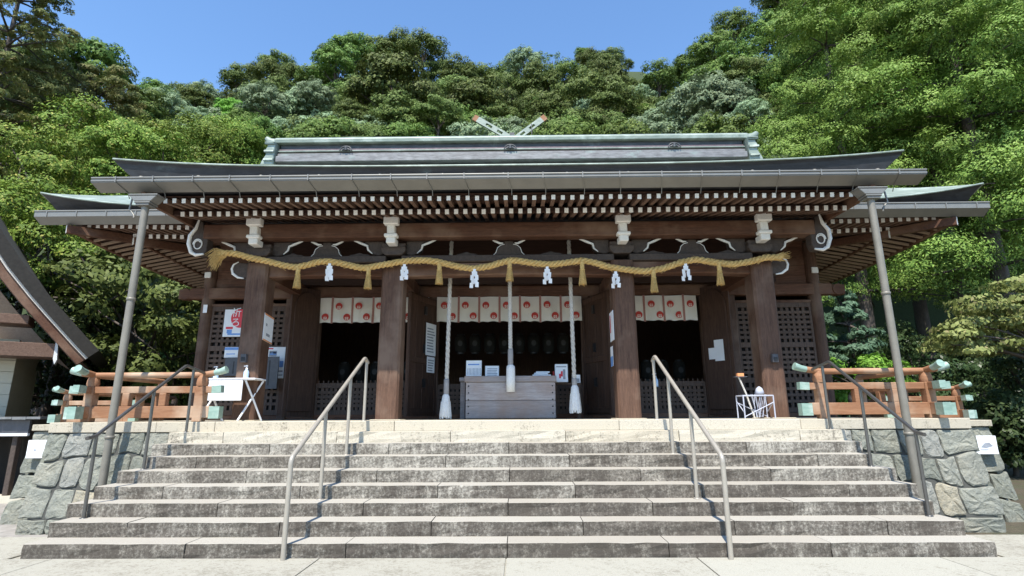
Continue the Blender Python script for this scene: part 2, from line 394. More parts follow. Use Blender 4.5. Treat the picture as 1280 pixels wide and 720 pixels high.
def rubble_wall(x0, x1, z_rows, y_of, seed, xb0=None, xb1=None, flip=None, wmin=.28, wmax=.48):
    """courses of split stones on a slightly battered face; y_of(x, z) gives the face plane"""
    r = random.Random(seed); b = MB()
    def zl(q, x): return z_rows[q]+(0 if q in (0, len(z_rows)-1) else .055*math.sin(x*2.9+q*2.1+seed)+.03*math.sin(x*6.7+q+seed))
    for q in range(len(z_rows)-1):
        za, zb = z_rows[q], z_rows[q+1]
        ea = .0 if xb0 is None else xb0
        xs = [x0]
        while xs[-1] < x1-.3: xs.append(min(x1, xs[-1]+r.uniform(wmin, wmax)))
        xs[-1] = x1
        for a, c in zip(xs[:-1], xs[1:]):
            if c-a < .05: continue
            j = lambda s=.035: r.uniform(-s, s)
            ja = [0, 0]; jc = [0, 0]
            top = 0 if q == len(z_rows)-2 else .05
            xm = (a+c)/2+j(); e = .008
            if q % 2 == 0 and r.random() < .3 and a > x0 and c < x1: ja[0] += .04
            pts = [(a+e+ja[0], zl(q, a)+e), (xm, zl(q, xm)+e+abs(j(.012))), (c-e+jc[0], zl(q, c)+e), (c-e, (zl(q, c)+zl(q+1, c))/2), (c-e, zl(q+1, c)-e), (xm, zl(q+1, xm)-e-abs(j(.018))), (a+e, zl(q+1, a)-e), (a+e, (zl(q, a)+zl(q+1, a))/2)]
            cx = sum(p[0] for p in pts)/8; cz = sum(p[1] for p in pts)/8; n = 8
            # resample the outline and round its corners
            rp2 = []
            for e0 in range(8):
                p, q2 = pts[e0], pts[(e0+1) % 8]
                for t in (0, .5): rp2.append((p[0]*(1-t)+q2[0]*t, p[1]*(1-t)+q2[1]*t))
            n = 16; hw = (c-a)/2; hh = (zb-za)/2; rr = r.uniform(.95, 1.02); pts = []
            for (x, z) in rp2:
                ux, uz = (x-cx)/hw, (z-cz)/hh; k4 = (abs(ux)**4+abs(uz)**4)**.25; lim = min(1, rr*1.10/max(k4, .01)) if abs(ux) > .6 and abs(uz) > .6 else 1
                pts.append((cx+(x-cx)*lim+r.uniform(-.008, .008), cz+(z-cz)*lim+r.uniform(-.008, .008)))
            tilt = (r.uniform(-.035, .035), r.uniform(-.03, .03)); d0 = r.uniform(-.010, .010)
            rings = []
            for sc, dp in ((1, .06), (.998, .014), (.975, -.016), (.88, -.026), (.5, -.030)):
                rings.append([(cx+(p[0]-cx)*sc, cz+(p[1]-cz)*sc, dp+((d0+tilt[0]*(p[0]-cx)*sc+tilt[1]*(p[1]-cz)*sc+r.uniform(-.013, .013)) if dp < 0 else 0)) for p in pts])
            vs = []
            for rg in rings:
                for (x, z, d) in rg: vs.append(y_of(x, z, d))
            vs.append(y_of(cx+j(.04), cz+j(.04), -.030+d0+r.uniform(-.012, .012)))
            fs = [(k*n+e, k*n+(e+1) % n, (k+1)*n+(e+1) % n, (k+1)*n+e) for k in range(4) for e in range(n)]
            fs += [(4*n+e, 4*n+(e+1) % n, 5*n) for e in range(n)]
            b.add(vs, fs)
    return b
bat = .13
for sx in (-1, 1):
    front = lambda x, z, d, sx=sx: (x+sx*bat*(1.32-z)*.9*max(0, (abs(x)-5)/2.85), .03-bat*(1.32-z)+d, z)
    xa, xb = sorted((sx*5.0, sx*7.72))
    rubble_wall(xa, xb, [-.02, .46, .92, 1.315], front, 11+sx).build('wall', M['rubble'], pf)
    pl = lambda x, z, d, sx=sx: (x, -.16+d, z)
    xa, xb = sorted((sx*5.3, sx*7.84)); rubble_wall(xa, xb, [-.30, -.02], pl, 5+sx, wmin=.4, wmax=.7).build('plinth', M['rubble'], pf)
    side = lambda x, z, d, sx=sx: (sx*(7.72+bat*(1.32-z)-d), x, z)
    rubble_wall(0, 1.0, [-.30, .1, .5, .92, 1.315], side, 31+sx).build('side_wall', M['rubble'], pf)
    back = lambda x, z, d, sx=sx: (x+sx*bat*(1.33-z)*.9*max(0, (abs(x)-7.4)/1.3), .86-bat*(1.32-z)+d, z)
    xa, xb = sorted((sx*7.6, sx*8.70)); rubble_wall(xa, xb, [-.30, .12, .6, .98, 1.325], back, 51+sx).build('rear_wall', M['rubble'], pf)
    bs = lambda x, z, d, sx=sx: (sx*(8.70+bat*(1.32-z)-d), x, z)
    rubble_wall(.9, 9, [-.30, .12, .6, .98, 1.325], bs, 71+sx).build('rear_side_wall', M['rubble'], pf)
b = MB(); b.box(-7.6, 7.6, .2, 3.9, -.3, 1.31); b.box(-8.55, 8.55, 1.1, 12, -.3, 1.325)
for sx in (-1, 1):
    xa, xb = sorted((sx*5.0, sx*7.7)); b.prism([(.20, 1.314), (.04, 1.31), (-.15, -.02), (-.13, -.3), (.2, -.3)], 'x', xa, xb)
b.build('mortar', M['mud'], pf)

# ================================================================== shrine hall
hall = empty('shrine_hall', (0, 4, DZ), 'dark timber shrine hall with wide copper roof and white-tipped rafters atop the steps', 'shrine')
CX_ = [-5.17, -2.36, 2.36, 5.20]; CY_ = 1.6
for x in CX_:
    b = MB(); w = .222; c = .045
    b.prism([(x-w, CY_-w+c), (x-w+c, CY_-w), (x+w-c, CY_-w), (x+w, CY_-w+c), (x+w, CY_+w-c), (x+w-c, CY_+w), (x-w+c, CY_+w), (x-w, CY_+w-c)], 'z', DZ+.014, 4.66)
    col = b.build('porch_column', M['post'], hall)
    MB().box(x-.30, x+.30, CY_-.30, CY_+.30, DZ-.01, DZ+.012).build('base_stone', M['coping'], col, bevel=.012)
# rainbow beams between porch columns, with camber and a thinner plate above
for a, c in zip(CX_[:-1], CX_[1:]):
    b = MB(); n = 16; a2, c2 = a+.2, c-.2
    lo = [(a2+(c2-a2)*i/n, 4.36+.035*math.sin(math.pi*i/n)) for i in range(n+1)]; hi = [(x, 4.655) for x, z in reversed(lo)]
    b.prism(lo+hi, 'y', CY_-.13, CY_+.13); b.build('rainbow_beam', M['beam'], hall, bevel=.02)
    MB().box(a+.16, c-.16, CY_-.20, CY_+.20, 4.66, 4.80).build('top_plate', M['carve'], hall, bevel=.012)
def nose_poly(sx, x0, z0, s=1):
    """rounded carved beam nose in the x-z plane"""
    pts = [(0, -.16), (.10, -.17), (.22, -.15), (.33, -.07), (.36, .03), (.33, .12), (.24, .17), (.12, .16), (0, .15)]
    return [(x0+sx*p[0]*s, z0+p[1]*s) for p in pts]
for sx, x in ((-1, CX_[0]-.2), (1, CX_[3]+.2)):
    b = MB(); b.prism(nose_poly(sx, x, 4.53), 'y', CY_-.12, CY_+.12); ns = b.build('beam_nose', M['carve'], hall, bevel=.015)
    pts = nose_poly(sx, x, 4.53, 1.04)[1:7]; MB().tube([(p[0], CY_-.125, p[1]) for p in pts], [.012, .022, .028, .024, .018, .01], 8).build('white_edging', M['chalk'], ns)
# bracket sets
def curl(x, z, sx, y, L=.34, r=.02):
    pts = [(x, y, z), (x+sx*L*.35, y, z+.03), (x+sx*L*.55, y, z+.10), (x+sx*L*.8, y, z+.13), (x+sx*L, y, z+.19)]
    return pts
for x in CX_:
    b = MB(); b.prism([(x-.20, 4.97), (x+.20, 4.97), (x+.24, 5.0), (x+.24, 5.06), (x-.24, 5.06), (x-.24, 5.0)], 'y', CY_-.22, CY_+.22)
    b.prism([(x-.17, 4.80), (x+.17, 4.80), (x+.25, 4.88), (x+.25, 4.97), (x-.25, 4.97), (x-.25, 4.88)], 'y', CY_-.25, CY_+.25)
    br = b.build('bracket', M['carve'], hall, bevel=.01)
    for s in (-1, 1):
        poly = [(x+s*.24, 4.86), (x+s*.34, 4.83), (x+s*.46, 4.86), (x+s*.56, 4.95), (x+s*.58, 5.08), (x+s*.66, 5.14), (x+s*.24, 5.14)]
        b = MB(); b.prism(poly, 'y', CY_-.10, CY_+.10); a = b.build('bracket_arm', M['carve'], br, bevel=.01)
        MB().tube([(x+s*.47, CY_-.11, 4.87), (x+s*.56, CY_-.11, 4.95), (x+s*.58, CY_-.11, 5.04), (x+s*.70, CY_-.11, 5.09), (x+s*.86, CY_-.11, 5.16)], [.01, .022, .026, .028, .02], 8).build('white_edging', M['chalk'], a)
    b = MB(); z = 4.93; yb, yf = CY_-.25, 1.08
    b.box(x-.095, x+.095, yf, yb, 4.975, 5.10); b.box(x-.135, x+.135, yf-.03, yf+.14, 5.10, 5.17)
    b.prism([(x-.08, 5.17), (x+.08, 5.17), (x+.07, 5.36), (x-.09, 5.36)], 'y', yf-.01, yf+.2); b.box(x-.15, x+.15, yf-.06, yf+.10, 5.36, 5.52)
    b.build('white_nose', M['chalk'], br, bevel=.015)
# frog-leg struts
for x in (-3.80, .03, 3.86):
    half = [(.42, 4.80), (.34, 4.81), (.27, 4.88), (.24, 4.98), (.17, 5.04), (.09, 5.06), (.09, 5.13)]
    poly = [(x+p[0], p[1]) for p in half]+[(x-p[0], p[1]) for p in reversed(half)]
    b = MB(); b.prism(poly, 'y', CY_-.08, CY_+.08); fl = b.build('frog_leg_strut', M['carve'], hall, bevel=.01)
    e = MB()
    for s in (-1, 1):
        e.tube([(x+s*p[0], CY_-.085, p[1]) for p in half[:6]], .008, 6)
        e.tube([(x+s*.12, CY_-.085, 5.085), (x+s*.19, CY_-.085, 5.08), (x+s*.25, CY_-.085, 5.11), (x+s*.34, CY_-.085, 5.15)], [.012, .024, .026, .016], 8)
    e.build('white_edging', M['chalk'], fl)
for x in (-4.5, -3.1, -.85, .92, 3.05, 4.6):
    b = MB(); b.prism([(x-.28, 4.80), (x+.28, 4.80), (x+.18, 4.86), (x+.07, 4.87), (x, 4.90), (x-.1, 4.87), (x-.2, 4.85)], 'y', CY_-.09, CY_-.03); b.build('low_carving', M['carve'], hall, bevel=.008)
# eave purlin with carved ends
b = MB(); b.bar((-6.30, 1.38, 5.305), (6.30, 1.38, 5.29), .30, .31)
kp = b.build('eave_purlin', M['beam'], hall, bevel=.02)
for sx in (-1, 1):
    x = sx*6.2
    pts = [(0, .06), (.10, .10), (.14, .30), (.22, .34), (.26, .15), (.36, .0), (.37, -.18), (.30, -.36), (.20, -.42), (.04, -.40), (0, -.30)]
    b = MB(); b.prism([(x+sx*p[0], 5.22+p[1]) for p in pts], 'y', 1.26, 1.48); e = b.build('carved_end', M['carve'], kp, bevel=.012)
    c = MB(); c.tube([(x+sx*p[0]*1.02, 1.25, 5.22+p[1]) for p in (pts[3], pts[4], pts[5], pts[6], pts[7], pts[8], pts[9])], [.02, .035, .04, .042, .04, .035, .02], 8)
    sp = [(x+sx*(.19+(.11-.0018*k)*math.cos(k*.42)*.9), 1.25, 5.03+(.12-.002*k)*math.sin(k*.42)) for k in range(0, 22)]
    c.tube(sp, .013, 6); c.build('white_edging', M['chalk'], e)
# cross beams porch column -> hall (mostly in the dark)
for x in CX_: 
    MB().box(x-.11, x+.11, CY_+.22, 4.0, 4.42, 4.72).build('tie_beam', M['beam'], hall)

# ---- porch roof
pr = None
def lift(x, w=7.1, a=.20, p=3.6): return a*(abs(x)/w)**p
b = MB(); n = 48; sec = []
for i in range(n+1):
    s = -1+2*i/n; x = s*7.10; xl = s*6.62; L_ = lift(x)
    sec.append([(x, -.42, 5.925+L_), (x*.995, -.38, 5.86+L_), (xl, -.30, 5.66+L_*.2), (xl*.995, -.12, 5.60), (xl, .10, 5.585), (xl, 3.4, 6.22), (x, 3.4, 6.56+L_*.3), (x, 1.5, 6.26+L_*.6)])
vs = [p for q in sec for p in q]; k = 8
fs = [(i*k+j, (i+1)*k+j, (i+1)*k+(j+1) % k, i*k+(j+1) % k) for i in range(n) for j in range(k)]
fs += [tuple(range(k)), tuple(n*k+j for j in range(k-1, -1, -1))]
b.add(vs, fs)
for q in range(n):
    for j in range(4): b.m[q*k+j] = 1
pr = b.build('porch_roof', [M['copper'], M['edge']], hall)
b = MB(); b.tube([(-7.10+14.2*i/n, -.425, 5.925+lift(-7.1+14.2*i/n)) for i in range(n+1)], .018, 6); b.build('edge_roll', M['pale_copper'], pr)
for sx in (-1, 1):
    b = MB(); b.bar((sx*6.60, -.22, 5.52), (sx*6.60, 3.3, 5.60), .07, .24); b.build('verge_board', M['beam'], pr)
b = MB(); b.bar((-6.56, .12, 5.545), (6.56, .12, 5.545), .10, .05); b.build('eave_board', M['soffit'], pr)
nR = 73
def rafter(y0, z0, y1, slope, x, w, h):
    b = MB(); b.bar((x, y0, z0), (x, y1, z0+slope*(y1-y0)), w, h); b.m[-2] = 1; return b
# one rafter of each kind, then copies
fr = rafter(.0, 5.475, 1.2, .16, 0, .072, .085).build('flying_rafter', [M['raft'], M['chalk']], pr, fix=False)
bs_ = rafter(.55, 5.425, 3.6, .25, 0, .078, .095).build('base_rafter', [M['raft'], M['chalk']], pr, fix=False)
X0, X1 = -6.33, 6.33
for i in range(nR):
    for src in (fr, bs_):
        o = src if i == 0 else src.copy()
        if i: C.objects.link(o); o.parent = pr
        o.location = (X0+(X1-X0)*i/(nR-1)*(1 if src is fr else 1.015)-(0 if src is fr else .0), rng.uniform(-.008, .008), rng.uniform(-.005, .005))
b = MB()
b.add([(-6.55, -.05, 5.548), (6.55, -.05, 5.548), (6.55, .62, 5.60), (-6.55, .62, 5.60)], [(0, 1, 2, 3)])
b.add([(-6.55, .60, 5.475), (6.55, .60, 5.475), (6.55, 3.7, 6.30), (-6.55, 3.7, 6.30)], [(0, 1, 2, 3)])
b.box(-6.55, 6.55, .60, .68, 5.43, 5.52)
b.box(-6.5, 6.5, 3.55, 3.65, 4.7, 6.3)
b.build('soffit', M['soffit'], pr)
# gutter with straps
b = MB(); n = 1
b.prism([(-.455, 5.735), (-.43, 5.735), (-.43, 5.68), (-.17, 5.60), (-.17, 5.575), (-.20, 5.56), (-.455, 5.655)], 'x', -7.40, 7.41)
b.box(-7.40, 7.41, -.468, -.457, 5.672, 5.70)
b.tube([(-7.40, -.455, 5.738), (7.41, -.455, 5.738)], .020, 8)
gt = b.build('gutter', M['gutter'], pr)
b = MB(); x = -6.95
b.bar((x, -.478, 5.76), (x, -.478, 5.65), .020, .010, up=(0, 1, 0)); b.bar((x, -.472, 5.648), (x+.06, -.20, 5.548), .014, .010); b.bar((x+.06, -.20, 5.55), (x+.06, -.15, 5.46), .012, .010, up=(1, 0, 0))
sp_ = b.build('gutter_strap', M['gutter'], gt)
sn_ = MB().lathe([(.055, 0), (.05, .03), (.03, .055), (0, .06)], (-6.6, -.33, 5.765), 8).build('snow_stop', M['gutter'], pr)
for src, n, w in ((sp_, 21, 13.9), (sn_, 13, 13.2)):
    for i in range(1, n):
        o = src.copy(); C.objects.link(o); o.parent = src.parent; o.location.x = w*i/(n-1)+rng.uniform(-.06, .06)

# ---- hall roof (hip and gable)
EX, EY0, EY1, RY, RZ = 10.12, 1.5, 12.5, 7.0, 9.62
def roofz(t): return 5.87+(RZ-5.87)*(.75*t+.25*t*t)
def hl(s, t): return .44*abs(s)**5*(1-t)**3
NT, NS = 14, 40; TG = .42
def half_w(t): return EX-(EX-8.0)*min(1, t/TG)
b = MB()
for side in (0, 1):
    vs = []
    for j in range(NT+1):
        t = j/NT
        for i in range(NS+1):
            s = -1+2*i/NS; y = EY0+(RY-EY0)*t if side == 0 else EY1-(EY1-RY)*t
            vs.append((s*half_w(t), y, roofz(t)+hl(s, t)))
    w = NS+1; b.add(vs, [(j*w+i, j*w+i+1, (j+1)*w+i+1, (j+1)*w+i) for j in range(NT) for i in range(NS)], 0, True)
for sx in (-1, 1):
    vs = []; m_ = 6
    for j in range(m_+1):
        t = TG*j/m_
        for i in range(NS+1):
            s = -1+2*i/NS; ya = EY0+(RY-EY0)*t; yb = EY1-(EY1-RY)*t
            vs.append((sx*half_w(t), ya+(yb-ya)*(s+1)/2, roofz(t)+hl(s, t)))
    w = NS+1; b.add(vs, [(j*w+i, j*w+i+1, (j+1)*w+i+1, (j+1)*w+i) for j in range(m_) for i in range(NS)], 0, True)
    # gable triangle
    za = roofz(TG); ya = EY0+(RY-EY0)*TG; yb = EY1-(EY1-RY)*TG; b.add([(sx*7.7, ya, za), (sx*7.7, yb, za), (sx*7.7, RY, RZ)], [(0, 1, 2)])
# thick eave edge all round
def rim(s_side, i, nn=40):
    s = -1+2*i/nn
    if s_side == 'f': return Vector((s*EX, EY0, 5.87+hl(s, 0)))
    return Vector(((-1 if s_side == 'l' else 1)*EX, EY0+(EY1-EY0)*(s+1)/2, 5.87+hl(s, 0)))
for sd in 'flr':
    vs = []
    for i in range(41):
        p = rim(sd, i); s = -1+2*i/40
        inn = Vector((-s*.30 if sd == 'f' else (.30 if sd == 'l' else -.30), .30 if sd == 'f' else -s*.30, 0))
        vs += [p, p+inn*.25+Vector((0, 0, -.08)), Vector((p.x+inn.x, p.y+inn.y, 5.70+hl(s, 0)*.35)), Vector((p.x+inn.x*2.6, p.y+inn.y*2.6, 5.64+hl(s, 0)*.3))]
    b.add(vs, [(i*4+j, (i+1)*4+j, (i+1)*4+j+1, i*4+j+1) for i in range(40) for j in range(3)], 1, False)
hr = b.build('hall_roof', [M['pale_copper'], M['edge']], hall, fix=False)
for sd in 'flr':
    MB().tube([rim(sd, i)+Vector((0, 0, .004)) for i in range(41)], .02, 6).build('edge_roll', M['pale_copper'], hr)
def sidez(y): return 5.20+.20*math.exp(-(y-1.8)/1.9)
# front rafters left and right of the porch, white ends
def er(y0, z0, y1, sl): return rafter(y0, z0, y1, sl, 0, .085, .095)
e1 = er(1.92, 5.62, 3.0, .10).build('eave_rafter', [M['raft'], M['chalk']], hr, fix=False)
e2 = er(2.45, 5.575, 4.2, .20).build('eave_rafter', [M['raft'], M['chalk']], hr, fix=False)
first = {e1: True, e2: True}
for sx in (-1, 1):
    for src, n, xo, dx in ((e1, 18, 9.28, .183), (e2, 12, 8.62, .183)):
        for i in range(n):
            x = sx*(xo-dx*i)
            o = src if first[src] else src.copy()
            if not first[src]: C.objects.link(o); o.parent = hr
            first[src] = False; o.location = (x, rng.uniform(-.01, .01), .10*(abs(x)/9.4)**6+rng.uniform(-.006, .006))
    b = MB()
    # soffit boards, front strip and side strip, eave beams
    xa, xb = sorted((sx*6.5, sx*9.55))
    b.add([(xa, 1.75, 5.70), (xb, 1.75, 5.70), (xb, 3.0, 5.80), (xa, 3.0, 5.80)], [(0, 1, 2, 3)])
    b.add([(xa, 2.5, 5.63), (xb, 2.5, 5.63), (xb, 4.2, 6.0), (xa, 4.2, 6.0)], [(0, 1, 2, 3)])
    xa, xb = sorted((sx*7.6, sx*9.55))
    def xi(y): return max(7.55, 9.42-(y-1.75)*.93)     # inner end of the side eave: the hip line, then the wall
    def zi(x, y): return sidez(y)+.115+(9.5-x)/1.95*.345
    ys = [1.75+k*.25 for k in range(9)]+[4.5, 6, 8, 10, 12]
    for ya, yb in zip(ys[:-1], ys[1:]): b.add([(sx*9.5, ya, zi(9.5, ya)), (sx*9.5, yb, zi(9.5, yb)), (sx*xi(yb), yb, zi(xi(yb), yb)), (sx*xi(ya), ya, zi(xi(ya), ya))], [(0, 1, 2, 3)])
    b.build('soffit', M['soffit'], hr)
    b = MB()
    xa, xb = sorted((sx*6.6, sx*9.45)); b.box(xa, xb, 1.96, 2.06, 5.66, 5.76)
    b.bar((sx*6.5, 2.56, 5.625), (sx*8.7, 2.56, 5.65), .07, .07)
    # hip rafter in two steps with white ends
    b.bar((sx*9.52, 1.62, 5.52), (sx*8.5, 2.72, 5.585), .13, .17, endm=1)
    b.bar((sx*8.62, 2.42, 5.50), (sx*7.6, 3.60, 5.60), .13, .17, endm=1)
    # flying eave boards of the side, following the rise towards the corner
    for k in range(10):
        y0, y1 = 1.75+k, 2.75+k; b.bar((sx*9.42, y0, sidez(y0)+.13), (sx*9.42, y1, sidez(y1)+.13), .10, .14); b.bar((sx*8.62, y0+.7, sidez(y0+.7)+.20), (sx*8.62, y1+.7, sidez(y1+.7)+.20), .06, .05)
    b.build('eave_beam', [M['beam'], M['chalk']], hr)
    s1 = None
    for i in range(36):
        y = 2.0+i*.225
        if y < 3.85:
            q = MB(); q.bar((sx*9.36, y, sidez(y)+.085), (sx*(xi(y)+.05), y, zi(xi(y)+.05, y)-.03), .05, .05); q.build('side_rafter', M['lit_raft'], hr, fix=False); continue
        if s1 is None:
            q = MB(); q.bar((sx*9.36, 0, .085), (sx*7.55, 0, .405), .05, .05); s1 = o = q.build('side_rafter', M['lit_raft'], hr, fix=False)
        else: o = s1.copy(); C.objects.link(o); o.parent = hr
        o.location = (0, y, sidez(y))
    # side gutter piece visible beside the porch roof
    b = MB(); xa, xb = sorted((sx*6.9, sx*10.13))
    b.prism([(1.46, 5.87), (1.50, 5.87), (1.50, 5.78), (1.72, 5.66), (1.66, 5.63), (1.46, 5.75)], 'x', xa, xb); b.tube([(xa, 1.465, 5.873), (xb, 1.465, 5.873)], .022, 8)
    for i in range(5): b.bar((sx*(7.3+.64*i), 1.452, 5.89), (sx*(7.3+.64*i), 1.452, 5.74), .022, .012, up=(0, 1, 0))
    b.build('gutter', M['gutter'], hr)
# ridge
b = MB()
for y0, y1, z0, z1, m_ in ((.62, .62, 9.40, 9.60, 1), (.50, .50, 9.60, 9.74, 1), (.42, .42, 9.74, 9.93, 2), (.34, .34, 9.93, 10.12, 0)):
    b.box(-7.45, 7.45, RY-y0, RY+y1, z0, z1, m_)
b.box(-7.45, 7.45, RY-.50, RY+.50, 9.80, 9.84, 3)
b.prism([(RY-.50, 10.12), (RY-.52, 10.24), (RY-.40, 10.34), (RY, 10.40), (RY+.40, 10.34), (RY+.52, 10.24), (RY+.50, 10.12)], 'x', -7.6, 7.6, 3)
rd = b.build('ridge', [M['copper'], M['copper_lit'], M['purple'], M['pale_copper']], hr, bevel=.012)
for x in (-5.25, .0, 5.2):
    b = MB(); b.tube([(x+.19*math.cos(a), RY-.55, 9.79+.15*math.sin(a)) for a in [math.pi*q/10 for q in range(11)]], .022, 6)
    b.tube([(x, RY-.55, 9.80), (x, RY-.55, 9.92)], .05, 8); b.tube([(x-.12, RY-.55, 9.81), (x-.05, RY-.55, 9.86)], .03, 6); b.tube([(x+.12, RY-.55, 9.81), (x+.05, RY-.55, 9.86)], .03, 6)
    b.build('ridge_crest', M['copper'], rd)
for sx in (-1, 1):
    b = MB(); x = sx*7.5
    b.prism([(x, 10.12), (x+sx*.20, 10.12), (x+sx*.24, 9.92), (x+sx*.30, 9.80), (x+sx*.26, 9.66), (x+sx*.38, 9.42), (x+sx*.42, 9.30), (x, 9.30)], 'y', RY-.64, RY+.64)
    for z in (10.02, 9.74, 9.45): b.tube([(x+sx*.0, RY-.66, z), (x+sx*.3, RY-.66, z+.005)], .05, 8)
    b.tube([(x, RY, 10.30), (x+sx*.25, RY, 10.33), (x+sx*.48, RY, 10.42), (x+sx*.60, RY, 10.55)], [.20, .17, .13, .08], 12)
    b.build('ridge_end', M['pale_copper'], hr, bevel=.02)
# ---- hall front wall and interior
b = MB()
for x0, x1, z0, z1 in ((-7.55, 7.5, 4.45, 4.72), (-7.55, -5.0, 4.25, 4.32), (5.0, 7.5, 4.25, 4.32)):
    b.box(x0, x1, 3.93, 4.07, z0, z1)
b.box(-8.05, 8.0, 3.86, 4.1, 4.44, 4.72)
b.box(-7.5, 7.5, 3.95, 4.05, DZ-.005, DZ+.10)
b.build('lintel', M['beam'], hall, bevel=.012)
b = MB(); 
for k in range(5): b.box(-7.5, 7.5, 3.99+.006*(k % 2), 4.06, 4.73+k*.24, 4.73+k*.24+.232)
b.build('wall', M['beam'], hall)
for sx in (-1, 1):
    b = MB(); b.tube([(sx*7.62, 4, DZ), (sx*7.62, 4, 5.8)], .155, 20); b.build('corner_column', M['post'], hall)
    b = MB(); b.box(sx*7.62-.08, sx*7.62+.08, 3.80, 3.845, 4.97, 5.12); b.build('white_nose', M['chalk'], hall, bevel=.01)
    b = MB(); xa, xb = sorted((sx*7.62, sx*8.35)); b.box(xa, xb, 3.9, 4.1, 4.45, 4.70)
    b.tube([(sx*8.18, 3.88, 4.575), (sx*8.18, 4.12, 4.575)], .14, 14); b.build('beam_nose', M['beam'], hall, bevel=.01)
    for x in (sx*5.5, sx*4.82, sx*1.86):
        b = MB(); b.box(x-.10, x+.10, 3.9, 4.08, DZ, 4.45); b.build('hall_post', M['post'], hall, bevel=.01)
    b = MB(); xs_ = sx*7.6
    for k in range(14): b.box(xs_-.03, xs_+.03, 4.1, 11, DZ+k*.25, DZ+k*.25+.244)
    b.build('side_wall', M['door'], hall)
def lattice(x0, x1, z0, z1, y, rows, name='lattice_panel', step=.132):
    """wooden grille in panels: square bars crossing in front of a dark backing"""
    b = MB(); fw = .055
    b.box(x0, x0+fw, y-.05, y+.02, z0, z1); b.box(x1-fw, x1, y-.05, y+.02, z0, z1)
    for z in rows: b.box(x0+fw, x1-fw, y-.05, y+.02, z-.06, z+.06)
    nx = max(2, round((x1-x0-2*fw)/step))
    zs = sorted(rows)
    for i in range(1, nx):
        x = x0+fw+(x1-x0-2*fw)*i/nx; b.box(x-.034, x+.034, y-.030, y+.0, z0, z1)
    for za, zb in zip(zs[:-1], zs[1:]):
        nz = max(2, round((zb-za-.12)/step))
        for k in range(1, nz):
            z = za+.06+(zb-za-.12)*k/nz; b.box(x0+fw, x1-fw, y-.044, y-.012, z-.034, z+.034)
    o = b.build(name, M['lattice'], hall)
    MB().box(x0+.01, x1-.01, y+.03, y+.05, z0, z1).build('shade_backing', M['void'], o)  # near-black sheet in place of the shade behind the grille
    return o
for sx in (-1, 1):
    xa, xb = sorted((sx*7.46, sx*5.60)); xm = (xa+xb)/2
    lattice(xa, xm-.03, DZ+.1, 4.25, 3.98, [DZ+.16, 2.35, 3.20, 4.19]); lattice(xm+.03, xb, DZ+.1, 4.25, 3.98, [DZ+.16, 2.35, 3.20, 4.19])
    xa, xb = sorted((sx*4.72, sx*1.96)); lattice(xa, xb, DZ+.1, 2.33, 4.02, [DZ+.15, 2.28], 'low_lattice_fence', .105)
    b = MB()
    for i in range(24): b.box(xa+(xb-xa)*(i+.5)/24-.012, xa+(xb-xa)*(i+.5)/24+.012, 3.99, 4.02, 2.33, 2.40)
    b.build('fence_finial', M['lattice'], hall)
lattice(-1.76, 1.76, DZ+.1, 2.28, 4.02, [DZ+.15, 2.24], 'low_lattice_fence', .105)
def door_leaf(h, e, z0, z1, rounded, name='door'):
    """leaf from hinge h to free edge e (x, y)"""
    p, q = Vector((*h, 0)), Vector((*e, 0)); d = (q-p); L = d.length; d.normalize(); nrm = Vector((d.y, -d.x, 0))
    if nrm.y > 0: nrm = -nrm
    def bx(b, a0, a1, t0, t1, za, zb):
        vs = [p+d*a+nrm*t+Vector((0, 0, z)) for a in (a0, a1) for t in (t0, t1) for z in (za, zb)]
        b.add(vs, [(0, 1, 3, 2), (4, 6, 7, 5), (0, 4, 5, 1), (2, 3, 7, 6), (0, 2, 6, 4), (1, 5, 7, 3)])
    b = MB(); n = 4
    for i in range(n): bx(b, L*i/n+.002, L*(i+1)/n-.002, -.03, .03+.002*(i % 2), z0, z1)
    o = b.build(name, M['door'], hall, bevel=.006)
    b = MB()
    if rounded:
        m_ = 14; r = L*.40; pts = [(L/2-r, z0+.12), (L/2+r, z0+.12)]+[(L/2+r*math.cos(math.pi*k/m_), z1-.55+.45*math.sin(math.pi*k/m_)) for k in range(m_+1)]
        vs = [p+d*a+nrm*t+Vector((0, 0, z)) for t in (.032, .075) for a, z in pts]; k = len(pts)
        b.add(vs, [tuple(range(k)), tuple(range(2*k-1, k-1, -1))]+[(i, (i+1) % k, (i+1) % k+k, i+k) for i in range(k)])
        b.build('raised_panel', M['door'], o, bevel=.01)
    else:
        for a0, a1 in ((0, .10), (L-.10, L)): bx(b, a0, a1, .034, .06, z0, z1)
        for z in (z0+.05, (z0+z1)/2-.2, z1-.16): bx(b, .10, L-.10, .034, .055, z, z+.12)
        b.build('door_frame', M['door'], o, bevel=.006)
        b = MB()
        for z in (z0+.75, z0+1.55, z1-.35): bx(b, L*.42, L*.50, .034, .07, z-.10, z+.10)
        b.build('hinge_plate', M['iron'], o)
    return p, d, nrm, L
doors = {}
for sx in (-1, 1):
    doors['c', sx] = door_leaf((sx*1.83, 3.93), (sx*2.30, 2.85), DZ+.06, 4.36, False)
    doors['s', sx] = door_leaf((sx*4.74, 3.90), (sx*5.22, 3.30), DZ+.06, 4.62, True)
# interior shell (ceiling, floor, back and partition), in the dark door wood
b = MB(); b.box(-7.4, 7.4, 4.1, 10.9, DZ-.08, DZ+.02); b.box(-7.4, 7.4, 10.8, 10.9, DZ, 5.6); b.box(-7.4, 7.4, 4.1, 10.9, 5.0, 5.1)
b.build('interior', M['door'], hall)

